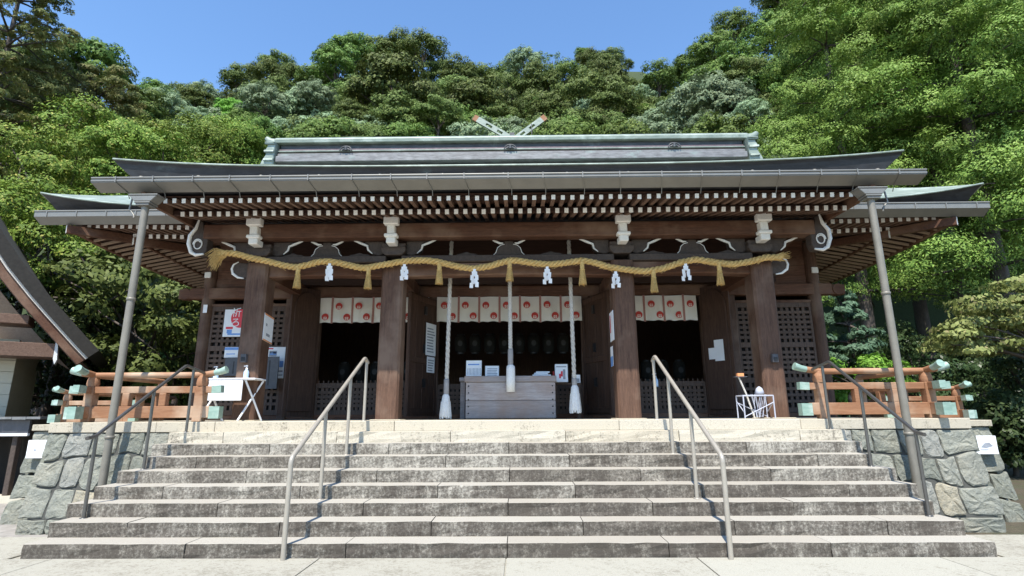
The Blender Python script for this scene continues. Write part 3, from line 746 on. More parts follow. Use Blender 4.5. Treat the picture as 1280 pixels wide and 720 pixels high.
# ---- things of the porch
def off(pd, a, z, t=.05):
    p, d, nrm, L = pd; return p+d*a+nrm*t+Vector((0, 0, z))
def sheet(name, pts, mats, label, cat, group=None, prints=(), thick=.006):
    """thin paper or board: pts = lower left, lower right, upper left (world); prints = (u0,u1,v0,v1,matindex)"""
    o0, ex, ey = Vector(pts[0]), Vector(pts[1])-Vector(pts[0]), Vector(pts[2])-Vector(pts[0]); nn = ex.cross(ey).normalized()
    b = MB()
    vs = [o0+ex*u+ey*v+nn*t for u in (0, 1) for v in (0, 1) for t in (0, thick)]
    b.add(vs, [(0, 1, 3, 2), (4, 6, 7, 5), (0, 4, 5, 1), (2, 3, 7, 6), (0, 2, 6, 4), (1, 5, 7, 3)], 0)
    for u0, u1, v0, v1, mi in prints:
        vs = [o0+ex*u+ey*v+nn*(thick+.002) for u, v in ((u0, v0), (u1, v0), (u1, v1), (u0, v1))]; b.add(vs, [(0, 1, 2, 3)], mi)
    o = b.build(name, mats, loc=o0, fix=True); tag(o, label, cat, group)
    return o, o0, ex, ey, nn
def write(parent, txt, size, pos, ex, ey, mat_, name='writing'):
    me = text_mesh(txt, size); me.materials.clear(); me.materials.append(mat_)
    o = bpy.data.objects.new(name, me); C.objects.link(o); o.parent = parent
    X, Y = Vector(ex).normalized(), Vector(ey).normalized(); Z = X.cross(Y)
    mm = Matrix.Identity(4)
    for i in range(3): mm[i][0] = X[i]; mm[i][1] = Y[i]; mm[i][2] = Z[i]; mm[i][3] = (Vector(pos)-wloc(parent))[i]
    o.matrix_local = mm
    return o
def lines(u0, u1, v0, v1, n, mi, seed=0):
    r = random.Random(seed); return [(u0, u1-r.uniform(0, .25)*(u1-u0), v0+(v1-v0)*i/n, v0+(v1-v0)*(i+.45)/n, mi) for i in range(n)]

# shimenawa rope
pxr = [(273, 319), (284, 316), (295, 317), (311, 322), (332, 326), (351, 331), (369.6, 334.5), (384, 331.4), (400.6, 326.7), (415, 327), (434, 331), (454.5, 335.6), (473, 332), (500, 327.3), (516, 325.5), (531.6, 325.4), (548.5, 327.5), (569.6, 332.8), (590.7, 336), (611.8, 332.8), (635, 325.8), (647.6, 325.8), (664.5, 328.5), (685.6, 330.7), (706.7, 328.5), (727.8, 325.4), (744.7, 328.5), (760, 333.6), (782.7, 337), (805.3, 339.3), (828, 336), (850.6, 328), (871, 323.9), (889, 327.5), (914, 330.7), (939, 326.8), (957, 321.6), (977.5, 321.6)]
RYY = 1.22
path = [at(u, v, RYY) for u, v in pxr]
def resample(pts, step):
    out = []; acc = 0
    for a, c in zip(pts[:-1], pts[1:]):
        L = (c-a).length; n = max(1, round(L/step))
        for i in range(n): out.append(a.lerp(c, i/n))
    out.append(pts[-1]); 
    for _ in range(4): out = [out[0]]+[(out[i-1]+out[i]*2+out[i+1])/4 for i in range(1, len(out)-1)]+[out[-1]]
    return out
rp = resample(path, .045)
rope = empty('sacred_rope', (0, RYY, 4.6), 'thick twisted straw rope with tassels strung across the porch beam', 'straw rope')
b = MB(); n = len(rp)
for s in range(3):
    pts = []
    for i, p in enumerate(rp):
        d = (rp[min(i+1, n-1)]-rp[max(0, i-1)]).normalized(); u = d.cross(Vector((0, 1, 0))).normalized(); w = Vector((0, 1, 0))
        a = i*.045*2*math.pi/.29+s*2*math.pi/3; rr = .039
        pts.append(p+u*math.cos(a)*rr+w*math.sin(a)*rr)
    b.tube(pts, .031, 10)
b.build('rope_strand', M['straw'], rope)
r2 = random.Random(3); b = MB()
for i in range(520):     # loose straws along the rope
    k = r2.randrange(4, n-2); p = rp[k]; d = (rp[k+1]-rp[k-1]).normalized()
    a = r2.uniform(0, 6.28); o_ = Vector((0, math.cos(a), math.sin(a)))*.062
    q = p+o_+d*r2.uniform(.04, .12)*(-1 if r2.random() < .5 else 1)+o_*r2.uniform(.1, .5)+Vector((0, 0, -.01)); b.tube([p+o_*.9, q], .0035, 3, caps=False)
tag(b.build('loose_straw', M['straw'], rope), kind='stuff')
b = MB(); p0 = rp[0]
for i in range(150):
    a = r2.uniform(-.2, 1.35); L = r2.uniform(.18, .42); y = r2.uniform(-.06, .06)
    s0 = rp[3]+Vector((0, y, r2.uniform(-.06, .06))); d = Vector((-math.cos(a*1.0-.25), r2.uniform(-.2, .2), -math.sin(a)+.35)).normalized()
    m1 = s0+d*L*.55; e_ = m1+Vector((d.x*.6, d.y, d.z-.8)).normalized()*L*.5
    b.tube([s0, m1, e_], [.008, .007, .003], 4, caps=False)
tag(b.build('frayed_end', M['straw'], rope), kind='stuff')
b = MB(); e0 = rp[-1]
for i in range(50):
    s0 = rp[-4]+Vector((0, r2.uniform(-.05, .05), r2.uniform(-.05, .05))); b.tube([s0, s0+Vector((r2.uniform(.15, .32), r2.uniform(-.04, .04), r2.uniform(-.05, .10)))], [.008, .003], 4, caps=False)
tag(b.build('frayed_end', M['straw'], rope), kind='stuff')
for u, v0, v1 in ((373, 334, 361), (461, 335, 362), (549.5, 328, 356), (637, 326, 352), (727.5, 327, 357), (816.5, 338, 366), (898.5, 330, 357)):
    t_, e_ = at(u, v0, RYY-.02), at(u, v1, RYY-.02); L = (t_.z-e_.z)*.95; b = MB(); wq = .74
    b.lathe([(r_*wq, z_) for r_, z_ in [(.062, 0), (.060, -L*.25), (.055, -L*.35), (.062, -L*.42), (.075, -L*.7), (.098, -L), (0, -L+.03)]], t_, 14)
    for k in range(46):
        a = r2.uniform(0, 6.28); b.tube([t_+Vector((.045*math.cos(a), .045*math.sin(a), -L*.4)), t_+Vector((.076*math.cos(a), .076*math.sin(a), -L*r2.uniform(.95, 1.06)))], .005, 3, caps=False)
    b.tube([t_+Vector((.046*math.cos(a), .046*math.sin(a), -L*.36)) for a in [k*.5236 for k in range(13)]], .010, 6)
    b.build('straw_tassel', M['straw'], rope)
# folded paper streamers
places = ['nearest its frayed left end', 'just right of the second porch column', 'left of the middle bell rope', 'right of the middle bell rope', 'in front of the third porch column', 'near the right end of the rope']
for (u, v0, v1), pl in zip(((412, 331, 352), (505.5, 332, 351), (593, 338, 361), (684, 335, 356), (769.5, 341, 361), (857, 331, 352)), places):
    p = at(u, v0, RYY-.05); L = p.z-at(u, v1, RYY-.05).z; b = MB(); r3 = random.Random(int(u)); x, z = 0, 0
    b.box(-.028, .028, -.004, .004, -.05, .03)
    for sgn in (-1, 1):
        x = 0; z = -.02
        for k in range(4):
            w_, h_ = .095, L*.27; x2 = sgn*(.020+.018*(k % 2)+.006*k); w_ = .034
            tl = r3.uniform(-.15, .15)
            vs = [(x2-w_, -.01-.012*k*sgn, z), (x2+w_, .01-.012*k*sgn, z), (x2+w_+tl*.06, .012-.012*k*sgn+.01, z-h_), (x2-w_+tl*.06, -.012-.012*k*sgn+.01, z-h_)]
            vs = [Vector(q) for q in vs]; b.add(vs+[q+Vector((0, .004, 0)) for q in vs], [(0, 1, 2, 3), (7, 6, 5, 4), (0, 4, 5, 1), (1, 5, 6, 2), (2, 6, 7, 3), (3, 7, 4, 0)])
            z -= h_*.74
    o = b.build('paper_streamer', M['white'] if False else M['paper'], loc=(0, 0, 0)); o.location = p
    tag(o, 'white zigzag paper streamer hanging from the straw rope, '+pl, 'paper streamer', 'paper streamers on the straw rope')
# bell ropes
def bell_rope(u_top, z_top, u_bot, z_g0, z_g1, z_t, label, y=2.05, slim=False):
    xt = at(u_top, 420, y).x; xb = at(u_bot, 480, y).x
    root = empty('bell_rope', (xt, y, z_top), label, 'bell rope', 'bell ropes in front of the offering box')
    n = 110; ax = lambda z: xt+(xb-xt)*(z_top-z)/(z_top-z_t)
    b = MB()
    for s in range(3):
        pts = [Vector((ax(z)+.020*math.cos(i*.5+s*2.094), y+.020*math.sin(i*.5+s*2.094), z)) for i, z in enumerate([z_top+(z_g0-z_top)*k/n for k in range(n+1)])]
        b.tube(pts, .026, 7)
    b.build('rope', M['bellrope'], root)
    x = ax((z_g0+z_g1)/2)
    MB().lathe([(0, z_g0), (.05, z_g0), (.055, z_g0-.02), (.055, z_g1+.02), (.05, z_g1)], (x, y, 0), 14).build('grip', M['grip'], root)
    x = ax((z_g1+z_t)/2); h = z_g1-z_t; b = MB()
    prof = [(.05, 0), (.085, -.03), (.09, -.1), (.092, -h*.5), (.088, -h), (0, -h+.01)] if slim else [(.05, 0), (.075, -.04), (.085, -.12), (.105, -h*.5), (.118, -h*.9), (.10, -h*.93), (0, -h*.93)]
    b.lathe([(r, z_g1+z) for r, z in prof], (x, y, 0), 18)
    if not slim:
        for k in range(60):
            a = r2.uniform(0, 6.28); b.tube([Vector((x+.09*math.cos(a), y+.09*math.sin(a), z_g1-h*.3)), Vector((x+.118*math.cos(a), y+.118*math.sin(a), z_g1-h*.88)), Vector((x+.115*math.cos(a), y+.115*math.sin(a), z_g1-h*r2.uniform(.95, 1.02)))], .010, 4)
    b.build('tassel', M['tassel'], root)
bell_rope(562, 5.3, 557.5, 2.30, 1.99, 1.50, 'left of the three pale bell ropes, its white tassel reaching the floor')
bell_rope(637.5, 4.6, 638.5, 2.92, 2.59, 2.03, 'middle bell rope with a grey grip, hanging before the offering box', slim=True)
bell_rope(714.5, 5.3, 718.5, 2.30, 2.16, 1.60, 'right of the three pale bell ropes, with a frayed white tassel')
# offering box
bx = empty('offering_box', (.04, 2.55, DZ), 'grey weathered wooden offering box at the centre of the porch', 'offering box')
b = MB(); xl, xr, yf = -.90, .98, 2.2
for k, (za, zb) in enumerate(((1.50, 1.86), (1.865, 2.24))): b.box(xl, xr, yf+.002*k, yf+.05, za, zb); b.box(xl, xl+.05, yf+.052, yf+.75, za, zb); b.box(xr-.05, xr, yf+.052, yf+.75, za, zb); b.box(xl, xr, yf+.752, yf+.80, za, zb)
b.build('body', M['oldbox'], bx, bevel=.008)
b = MB(); b.box(xl-.03, xr+.03, yf-.03, yf+.09, 2.243, 2.37); b.box(xl-.03, xr+.03, yf+.72, yf+.84, 2.243, 2.37); b.box(xl-.03, xl+.07, yf+.092, yf+.718, 2.243, 2.37); b.box(xr-.07, xr+.03, yf+.092, yf+.718, 2.243, 2.37)
b.build('rim', M['oldbox'], bx, bevel=.01)
b = MB()
for k in range(12): b.bar((xl+.08, yf+.12+k*.052, 2.29), (xr-.08, yf+.12+k*.052, 2.29), .03, .03, up=(0, .7, .7))
b.build('slat', M['oldbox'], bx)
b = MB()
for k in range(5):
    for x in (xl+.06, xr-.06): b.lathe([(0, 0), (.016, 0), (.012, .008), (0, .01)], (0, 0, 0), 8); q = b.v[-32:]; b.v[-32:] = [(x+p[0], yf-.002-p[2], 1.60+k*.14+p[1]) for p in q]
b.build('nail', M['iron'], bx)
b = MB(); b.box(xl+.02, xr-.02, yf+.06, yf+.74, DZ, DZ+.02); b.build('bottom', M['oldbox'], bx)
# little things on and around the box
s_ = sheet('donation_notice', [(-1.04+.10, 2.62, 2.40), (-.60, 2.62, 2.40), (-.94, 2.66, 2.74)], [M['paper'], M['greyprint'], M['blueprint']], 'taller white printed notice standing at the back left of the offering box', 'notice', prints=[(.1+.09*k, .13+.09*k, .08, .5, 1) for k in range(10)]+[(.12, .85, .7, .78, 2)])
sheet('donation_notice', [(-.52, 2.62, 2.37), (-.22, 2.62, 2.37), (-.52, 2.66, 2.62)], [M['paper'], M['greyprint']], 'shorter white notice beside the taller one behind the offering box', 'notice', prints=lines(.15, .9, .15, .85, 5, 1, 4))
b = MB(); b.box(-1.07, -.93, 2.5, 2.9, 2.28, 2.36); b.box(-1.05, -.95, 2.55, 2.85, DZ, 2.28); tag(b.build('side_stand', M['oldbox'], loc=(-1, 2.7, DZ), bevel=.006), 'narrow wooden stand tight against the left end of the offering box', 'stand')
b = MB(); b.box(.52, .92, 2.7, 3.0, 2.39, 2.43); b.box(.56, .86, 2.72, 2.98, 2.434, 2.47); b.box(.6, .9, 2.74, 2.96, 2.474, 2.50)
tag(b.build('paper_pile', [M['paper']], loc=(.7, 2.85, 2.38)), 'low pile of white papers on the right rear rim of the offering box', 'papers')
tb = empty('fortune_table', (1.28, 3.1, DZ), 'small dark stand right of the offering box', 'stand')
MB().box(1.0, 1.62, 2.95, 3.3, 2.22, 2.26).build('table_top', M['lattice'], tb, bevel=.005)
for x in (1.04, 1.56):
    for y in (2.98, 3.26): MB().box(x-.02, x+.02, y-.02, y+.02, DZ, 2.22).build('leg', M['lattice'], tb)
sheet('fortune_box', [(1.03, 3.0, 2.265), (1.31, 3.0, 2.265), (1.03, 3.03, 2.66)], [M['paper'], M['redprint'], M['greyprint']], 'white box with red markings standing right of the offering box', 'box', prints=[(.3, .45, .2, .45, 1), (.45, .6, .3, .6, 1), (.62, .8, .15, .7, 2), (.1, .9, .82, .88, 2)], thick=.14)
b = MB(); b.box(1.42, 1.60, 3.0, 3.2, 2.262, 2.44); b.box(1.44, 1.58, 2.99, 3.0, 2.28, 2.36, 1)
tag(b.build('leaflet_box', [M['paper'], M['greyprint']], loc=(1.5, 3.1, 2.262), bevel=.004), 'pale leaflet box half hidden by the right bell rope', 'box')
b = MB(); b.box(.985, 1.02, 2.98, 3.1, 2.262, 2.52); tag(b.build('red_tag_board', M['crest'], loc=(1, 3.05, 2.262)), 'narrow dark red board beside the white box right of the offering box', 'board')

# curtains
def curtain(x0, x1, bands, y, label):
    root = empty('shrine_curtain', ((x0+x1)/2, y, 3.80), label, 'curtain', 'crested curtains over the doorways')
    zt, zb = 4.43, 3.80
    def dy(x, z): return .026*math.sin(x*9.3+z*2)+.03*math.sin(x*17+1.3+z*1.5)*(4.43-z)+.012*math.sin(x*41+z*5)*(4.43-z)
    def hem(x):
        k = (x-bands[0])/.52; return .018*math.sin(k*2*math.pi+.6)**2
    nx = max(8, int((x1-x0)/.04)); nz = 10; b = MB()
    P = lambda i, j: (x0+(x1-x0)*i/nx, y+dy(x0+(x1-x0)*i/nx, zt+(zb-zt)*j/nz), zt+(zb+hem(x0+(x1-x0)*i/nx)-zt)*j/nz)
    vs = [P(i, j) for j in range(nz+1) for i in range(nx+1)]; w = nx+1
    b.add(vs+[(p[0], p[1]+.006, p[2]) for p in vs], [(j*w+i, j*w+i+1, (j+1)*w+i+1, (j+1)*w+i) for j in range(nz) for i in range(nx)]+[(len(vs)+j*w+i, len(vs)+(j+1)*w+i, len(vs)+(j+1)*w+i+1, len(vs)+j*w+i+1) for j in range(nz) for i in range(nx)], 0, True)
    b.build('cloth', M['noren'], root, fix=False)
    for bx_ in bands:
        if not x0 < bx_ < x1: continue
        b = MB(); vs = []
        for j in range(11):
            z = zt+.02+(zb-.04-zt)*j/10
            for e in (-.026, .026): vs.append((bx_+e, y+dy(bx_+e, z)-.012, z))
        b.add(vs, [(2*j, 2*j+1, 2*j+3, 2*j+2) for j in range(10)]); b.build('band', M['band'], root, fix=False)
    for bx_ in bands+[bands[0]-.52]:
        for fx, z in ((.32, 4.215), (.70, 3.945)):
            x = bx_+.52*fx
            if not x0+.05 < x < x1-.05: continue
            b = MB(); yy = y+dy(x, z)-.034; k = 20; r = .086
            b.add([(x+r*math.cos(2*math.pi*q/k), yy, z+r*math.sin(2*math.pi*q/k)) for q in range(k)], [tuple(range(k))], 0)
            # pale fan-like figure inside the disc
            b.add([(x, yy-.002, z-.01)]+[(x+.05*math.cos(a), yy-.002, z-.045+.055*math.sin(a)) for a in (0.25, .7, 1.15)], [(0, 1, 2, 3)], 1)
            b.add([(x, yy-.002, z-.01)]+[(x-.05*math.cos(a), yy-.002, z-.045+.055*math.sin(a)) for a in (0.25, .7, 1.15)], [(0, 1, 2, 3)], 1)
            b.add([(x+.045*math.cos(a), yy-.002, z-.05+.02*math.sin(a)) for a in [2*math.pi*q/10 for q in range(10)]], [tuple(range(10))], 1)
            b.add([(x+.014*math.cos(a), yy-.004, z-.052+.012*math.sin(a)) for a in [2*math.pi*q/8 for q in range(8)]], [tuple(range(8))], 0)
            b.build('crest', [M['crest'], M['noren']], root, fix=False)
bxs = [at(u, 388, 3.86).x for u in (573.5, 599, 624.5, 650, 675.3, 701)]
curtain(-1.80, 1.78, bxs, 3.84, 'white curtain with red round crests over the wide middle doorway')
curtain(-4.72, -2.0, [at(u, 388, 3.86).x+dx for u, dx in ((416, 0), (441, 0), (466.5, 0), (466.5, .52), (466.5, 1.04))], 3.84, 'white curtain with red round crests over the doorway left of centre')
curtain(2.0, 4.62, [at(805.4, 388, 3.86).x-1.04, at(805.4, 388, 3.86).x-.52]+[at(u, 388, 3.86).x for u in (805.4, 829.6, 854)], 3.84, 'white curtain with red round crests over the doorway right of centre')
# paper lanterns deep inside, the hall's shade put into their near-black colour
k = 0
lan = []
for i in range(8): lan.append((-1.45+i*.42, 6.2, 3.55, 'upper row of dim paper lanterns seen through the middle doorway'))
for sx in (-1, 1):
    for i in range(5): lan.append((sx*(2.9+i*.45), 6.0, 2.75, 'dim paper lantern low in the darkness of the %s doorway' % ('left' if sx < 0 else 'right')))
lsrc = {}
M['lantern'] = plain('shade_black_lantern_paper', (.016, .0155, .014), .95)  # darkness of the hall painted into the paper colour
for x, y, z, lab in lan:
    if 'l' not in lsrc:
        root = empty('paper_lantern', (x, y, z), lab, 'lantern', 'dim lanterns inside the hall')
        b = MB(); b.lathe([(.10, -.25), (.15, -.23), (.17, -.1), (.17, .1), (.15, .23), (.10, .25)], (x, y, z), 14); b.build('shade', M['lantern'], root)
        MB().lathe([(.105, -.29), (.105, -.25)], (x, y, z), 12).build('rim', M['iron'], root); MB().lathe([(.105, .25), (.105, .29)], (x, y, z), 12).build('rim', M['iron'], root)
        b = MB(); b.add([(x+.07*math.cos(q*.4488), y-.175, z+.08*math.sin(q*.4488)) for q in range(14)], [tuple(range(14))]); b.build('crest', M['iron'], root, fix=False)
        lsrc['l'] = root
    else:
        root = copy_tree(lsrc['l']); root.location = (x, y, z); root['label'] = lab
for o in C.objects:
    if o.get('category') == 'lantern' and 'upper row' in o['label']: o['label'] = 'dim paper lantern hung high inside the middle doorway'

# posters and papers on the left lattice and columns
o, o0, ex, ey, nn = sheet('prayer_poster', [(*at(278, 421, 3.9).xy, at(278, 421, 3.9).z), (*at(318, 421, 3.9).xy, at(278, 421, 3.9).z), (at(278, 421, 3.9).x, at(278, 421, 3.9).y, at(280, 387, 3.9).z)], [M['paper'], M['redprint'], M['blueprint'], M['greyprint']], 'white poster with a red circle of Japanese writing on the left lattice', 'poster', prints=[(.08, .30, .28, .36, 1), (.15, .55, .06, .12, 2), (.12, .28, .12, .26, 2), (.66, .9, .05, .09, 1)])
b = MB(); cxy = o0+ex*.52+ey*.68+nn*.010; rad = ey.length*.36
pts = [cxy+ex.normalized()*rad*math.cos(2*math.pi*q/28)+ey.normalized()*rad*math.sin(2*math.pi*q/28) for q in range(28)]
pts = [Vector((min(max(p.x, o0.x), (o0+ex).x), p.y, min(p.z, (o0+ey).z))) for p in pts]
cir = b.add(pts, [tuple(range(28))]).build('red_disc', M['redprint'], o, fix=False)
write(o, '祈\nろ', .25, cxy+nn*.003-ex.normalized()*.12, ex, ey, M['paper'])
write(o, 'と\nも\nに', .19, cxy+nn*.003+ex.normalized()*.15, ex, ey, M['paper'])
def panel(name, u0, u1, v0, v1, y, mats, label, cat, prints=(), thick=.008):
    a = at(u0, v1, y); c = at(u1, v1, y); d = at(u0, v0, y)
    return sheet(name, [a, Vector((c.x, y, a.z)), Vector((a.x, y, d.z))], mats, label, cat, prints=prints, thick=thick)
panel('blue_notice', 280, 297, 434, 447, 3.9, [M['paper'], M['blueprint']], 'small white notice with a blue band, above the grey board on the left lattice', 'notice', [(0, 1, .72, .97, 1), (.15, .8, .3, .38, 1)])
b_, *_ = panel('notice_board', 280, 297, 447.5, 470, 3.88, [M['board'], M['iron']], 'dark grey board left of the first porch column, under the blue notice', 'board', [(.62, .72, .1, .8, 1)], .03)
panel('thin_tag', 253.5, 258.5, 381, 391, 3.8, [M['paper']], 'tiny white tag on the far left corner column', 'tag')
panel('white_poster', 326, 354, 434, 473, 3.9, [M['paper'], M['redprint'], M['blueprint'], M['greyprint']], 'white poster with small blue pictures right of the first porch column', 'poster', [(.05, .45, .93, .97, 1), (.28, .62, .70, .88, 3), (.3, .6, .74, .84, 2), (.78, .95, .35, .55, 2), (.72, .95, .2, .25, 3), (.70, .96, .08, .12, 3)], .01)
panel('notice_board', 322, 346, 446, 486, 3.7, [M['board'], M['iron']], 'larger dark grey board standing before the white poster on the left', 'board', [(.50, .58, .1, .88, 1)], .03)
# notices on the first and third column sides (facing the middle)
sheet('column_notice', [(CX_[0]+.235, 1.42, 3.07), (CX_[0]+.245, 1.82, 3.02), (CX_[0]+.235, 1.42, 3.62)], [M['paper'], M['orangeprint'], M['greyprint']], 'framed paper with orange borders on the side of the first porch column', 'notice', prints=[(.0, 1, .94, 1, 1), (0, 1, 0, .05, 1), (.2, .35, .55, .65, 2), (.3, .7, .2, .3, 2)])
sheet('column_notice', [(CX_[2]-.235, 1.84, 3.02), (CX_[2]-.235, 1.40, 3.02), (CX_[2]-.235, 1.84, 3.62)], [M['paper'], M['redprint']], 'narrow white paper on the left side of the third porch column, upper one', 'notice', prints=[(.1, .3, .3, .9, 1)])
sheet('column_notice', [(CX_[2]-.235, 1.90, 2.52), (CX_[2]-.235, 1.62, 2.52), (CX_[2]-.235, 1.90, 2.92)], [M['paper'], M['blueprint']], 'small blue and white paper low on the left side of the third porch column', 'notice', prints=[(0, 1, 0, .5, 1)])
for x, lab in ((CX_[0]-.02, 'small black box fixed to the front of the first porch column'), (CX_[3]-.02, 'small black box fixed to the front of the last porch column')):
    z = at(305 if x < 0 else 968, 448, 1.36).z; xx = at(306 if x < 0 else 967.5, 448, 1.36).x
    b = MB(); b.box(xx-.055, xx+.055, 1.29, CY_-.222, z-.08, z+.08); b.box(xx-.04, xx+.04, 1.28, 1.29, z-.06, z+.02, 1); tag(b.build('junction_box', [M['board'], M['iron']], loc=(xx, 1.33, z), bevel=.01), lab, 'box', 'black boxes on the porch columns')
# door papers
def door_paper(key, a0, a1, z0, z1, label, prints=(), t=.078):
    p = off(doors[key], a0, z0, t); q = off(doors[key], a1, z0, t); r = off(doors[key], a0, z1, t)
    if (q-p).cross(r-p).dot(doors[key][2]) < 0: p, q, r = q, p, r+(q-p)
    sheet('door_paper', [p, q, r], [M['paper'], M['greyprint']], label, 'paper', prints=prints)
door_paper(('c', -1), .12, .55, 2.95, 3.72, 'larger white sheet on the open left door of the middle doorway', lines(.1, .9, .1, .9, 9, 1, 5))
door_paper(('c', -1), .15, .48, 2.55, 2.92, 'smaller white sheet below the larger one on the open left door', lines(.1, .9, .1, .9, 5, 1, 6))
door_paper(('s', 1), .32, .56, 2.78, 3.28, 'larger white paper on the brown door of the right doorway', ())
door_paper(('s', 1), .16, .32, 2.83, 3.10, 'smaller white paper overlapping the larger one on the right brown door', ())
# ================================================================== rails, pipes, balustrades
def round_corner(pts, r=.06, n=5):
    out = [Vector(pts[0])]
    for a, b_, c in zip(pts[:-2], pts[1:-1], pts[2:]):
        a, b_, c = Vector(a), Vector(b_), Vector(c); p = b_+(a-b_).normalized()*r; q = b_+(c-b_).normalized()*r
        for k in range(n+1): t = k/n; out.append((p*(1-t)+b_*t)*(1-t)+(b_*(1-t)+q*t)*t)
    out.append(Vector(pts[-1])); return out
for sx, xo, lab in ((-1, -2.43, 'pale steel handrail climbing the steps left of the middle'), (1, 2.55, 'pale steel handrail climbing the steps right of the middle')):
    hr_ = empty('handrail', (xo, -2.86, .012), lab, 'handrail', 'handrails on the steps')
    ys = [-2.84, -1.78, -.76, .10]; foot = [.012, 3*H, 6*H, DZ]
    zl, zh = 1.10, 2.545; ya = -.02
    zz = lambda y: zl+(zh-zl)*(y-ys[0])/(ya-ys[0])
    x_at = lambda y: xo+sx*(-.02 if False else 0)
    pts = round_corner([(xo, ys[0], .012), (xo, ys[0], zl), (xo, ya, zh), (xo, ys[3]+.06, zh-.07)], .07)
    MB().tube(pts, .029, 12).build('rail', M['steel'], hr_)
    for y, z0 in list(zip(ys, foot))[1:]:
        zt = zz(y) if y < 0 else zh-.06
        b = MB(); b.tube([(xo, y, z0), (xo, y, zt)], .025, 12); b.lathe([(.05, 0), (.05, .008), (.03, .012)], (xo, y, z0), 12)
        b.build('post', M['steel'], hr_)
for sx, lab in ((-1, 'dark bronze handrail along the left end of the steps'), (1, 'dark bronze handrail along the right end of the steps')):
    xo = 5.30*sx
    hr_ = empty('handrail', (xo, -2.15, .33), lab, 'handrail', 'handrails on the steps')
    ys = [-2.12, -1.10, -.16]; foot = [2*H, 5*H, 8*H]; zl, zh = 1.345, 2.40; ya = -.38
    zz = lambda y: zl+(zh-zl)*(y-ys[0])/(ya-ys[0])
    b = MB(); b.tube(round_corner([(xo, ys[0]-.16, zz(ys[0]-.04)-.01), (xo, ys[0]-.02, zz(ys[0]-.02)), (xo, ya, zh), (xo, .16, zh-.085)], .05), .024, 12)
    b.build('rail', M['bronze'], hr_)
    for y, z0 in zip(ys, foot):
        b = MB(); b.tube([(xo, y, z0), (xo, y, zz(y) if y < ya else zh-.035)], .022, 12); b.lathe([(.045, 0), (.045, .008), (.025, .012)], (xo, y, z0), 12)
        b.build('post', M['bronze'], hr_)
for sx, lab in ((-1, 'tall grey brown drain pipe rising from the left wall to the porch gutter'), (1, 'tall grey brown drain pipe rising from the right wall to the porch gutter')):
    x = sx*6.46; y = -.30
    dp = empty('drain_pipe', (x, y, -.25), lab, 'drain pipe', 'drain pipes of the porch')
    MB().tube([(x, y, -.25), (x, y, 5.24)], .060, 20).build('pipe', M['pole'], dp)
    for z in (1.25, 3.55): b = MB(); b.lathe([(.062, -.025), (.071, -.02), (.071, .02), (.062, .025)], (x, y, z), 20); b.build('clamp', M['pole'], dp)
    b = MB(); b.box(x-.12, x+.12, y-.10, y+.12, 5.24, 5.275); b.box(x-.14, x+.14, y-.115, y+.13, 5.278, 5.31)
    b.prism([(x-.15, 5.315), (x+.15, 5.315), (x+.25, 5.42), (x-.25, 5.42)], 'y', y-.11, y+.12); b.box(x-.26, x+.26, y-.12, y+.13, 5.422, 5.452)
    b.build('hopper', M['gutter'], dp, bevel=.008)
    b = MB(); b.tube([(x+sx*.34, y+.1, 5.44), (x+sx*.36, y+.1, 5.25), (x+sx*.26, y+.1, 5.12), (x+sx*.22, y+.05, 5.05)], .016, 6); b.build('bracket', M['gutter'], dp)

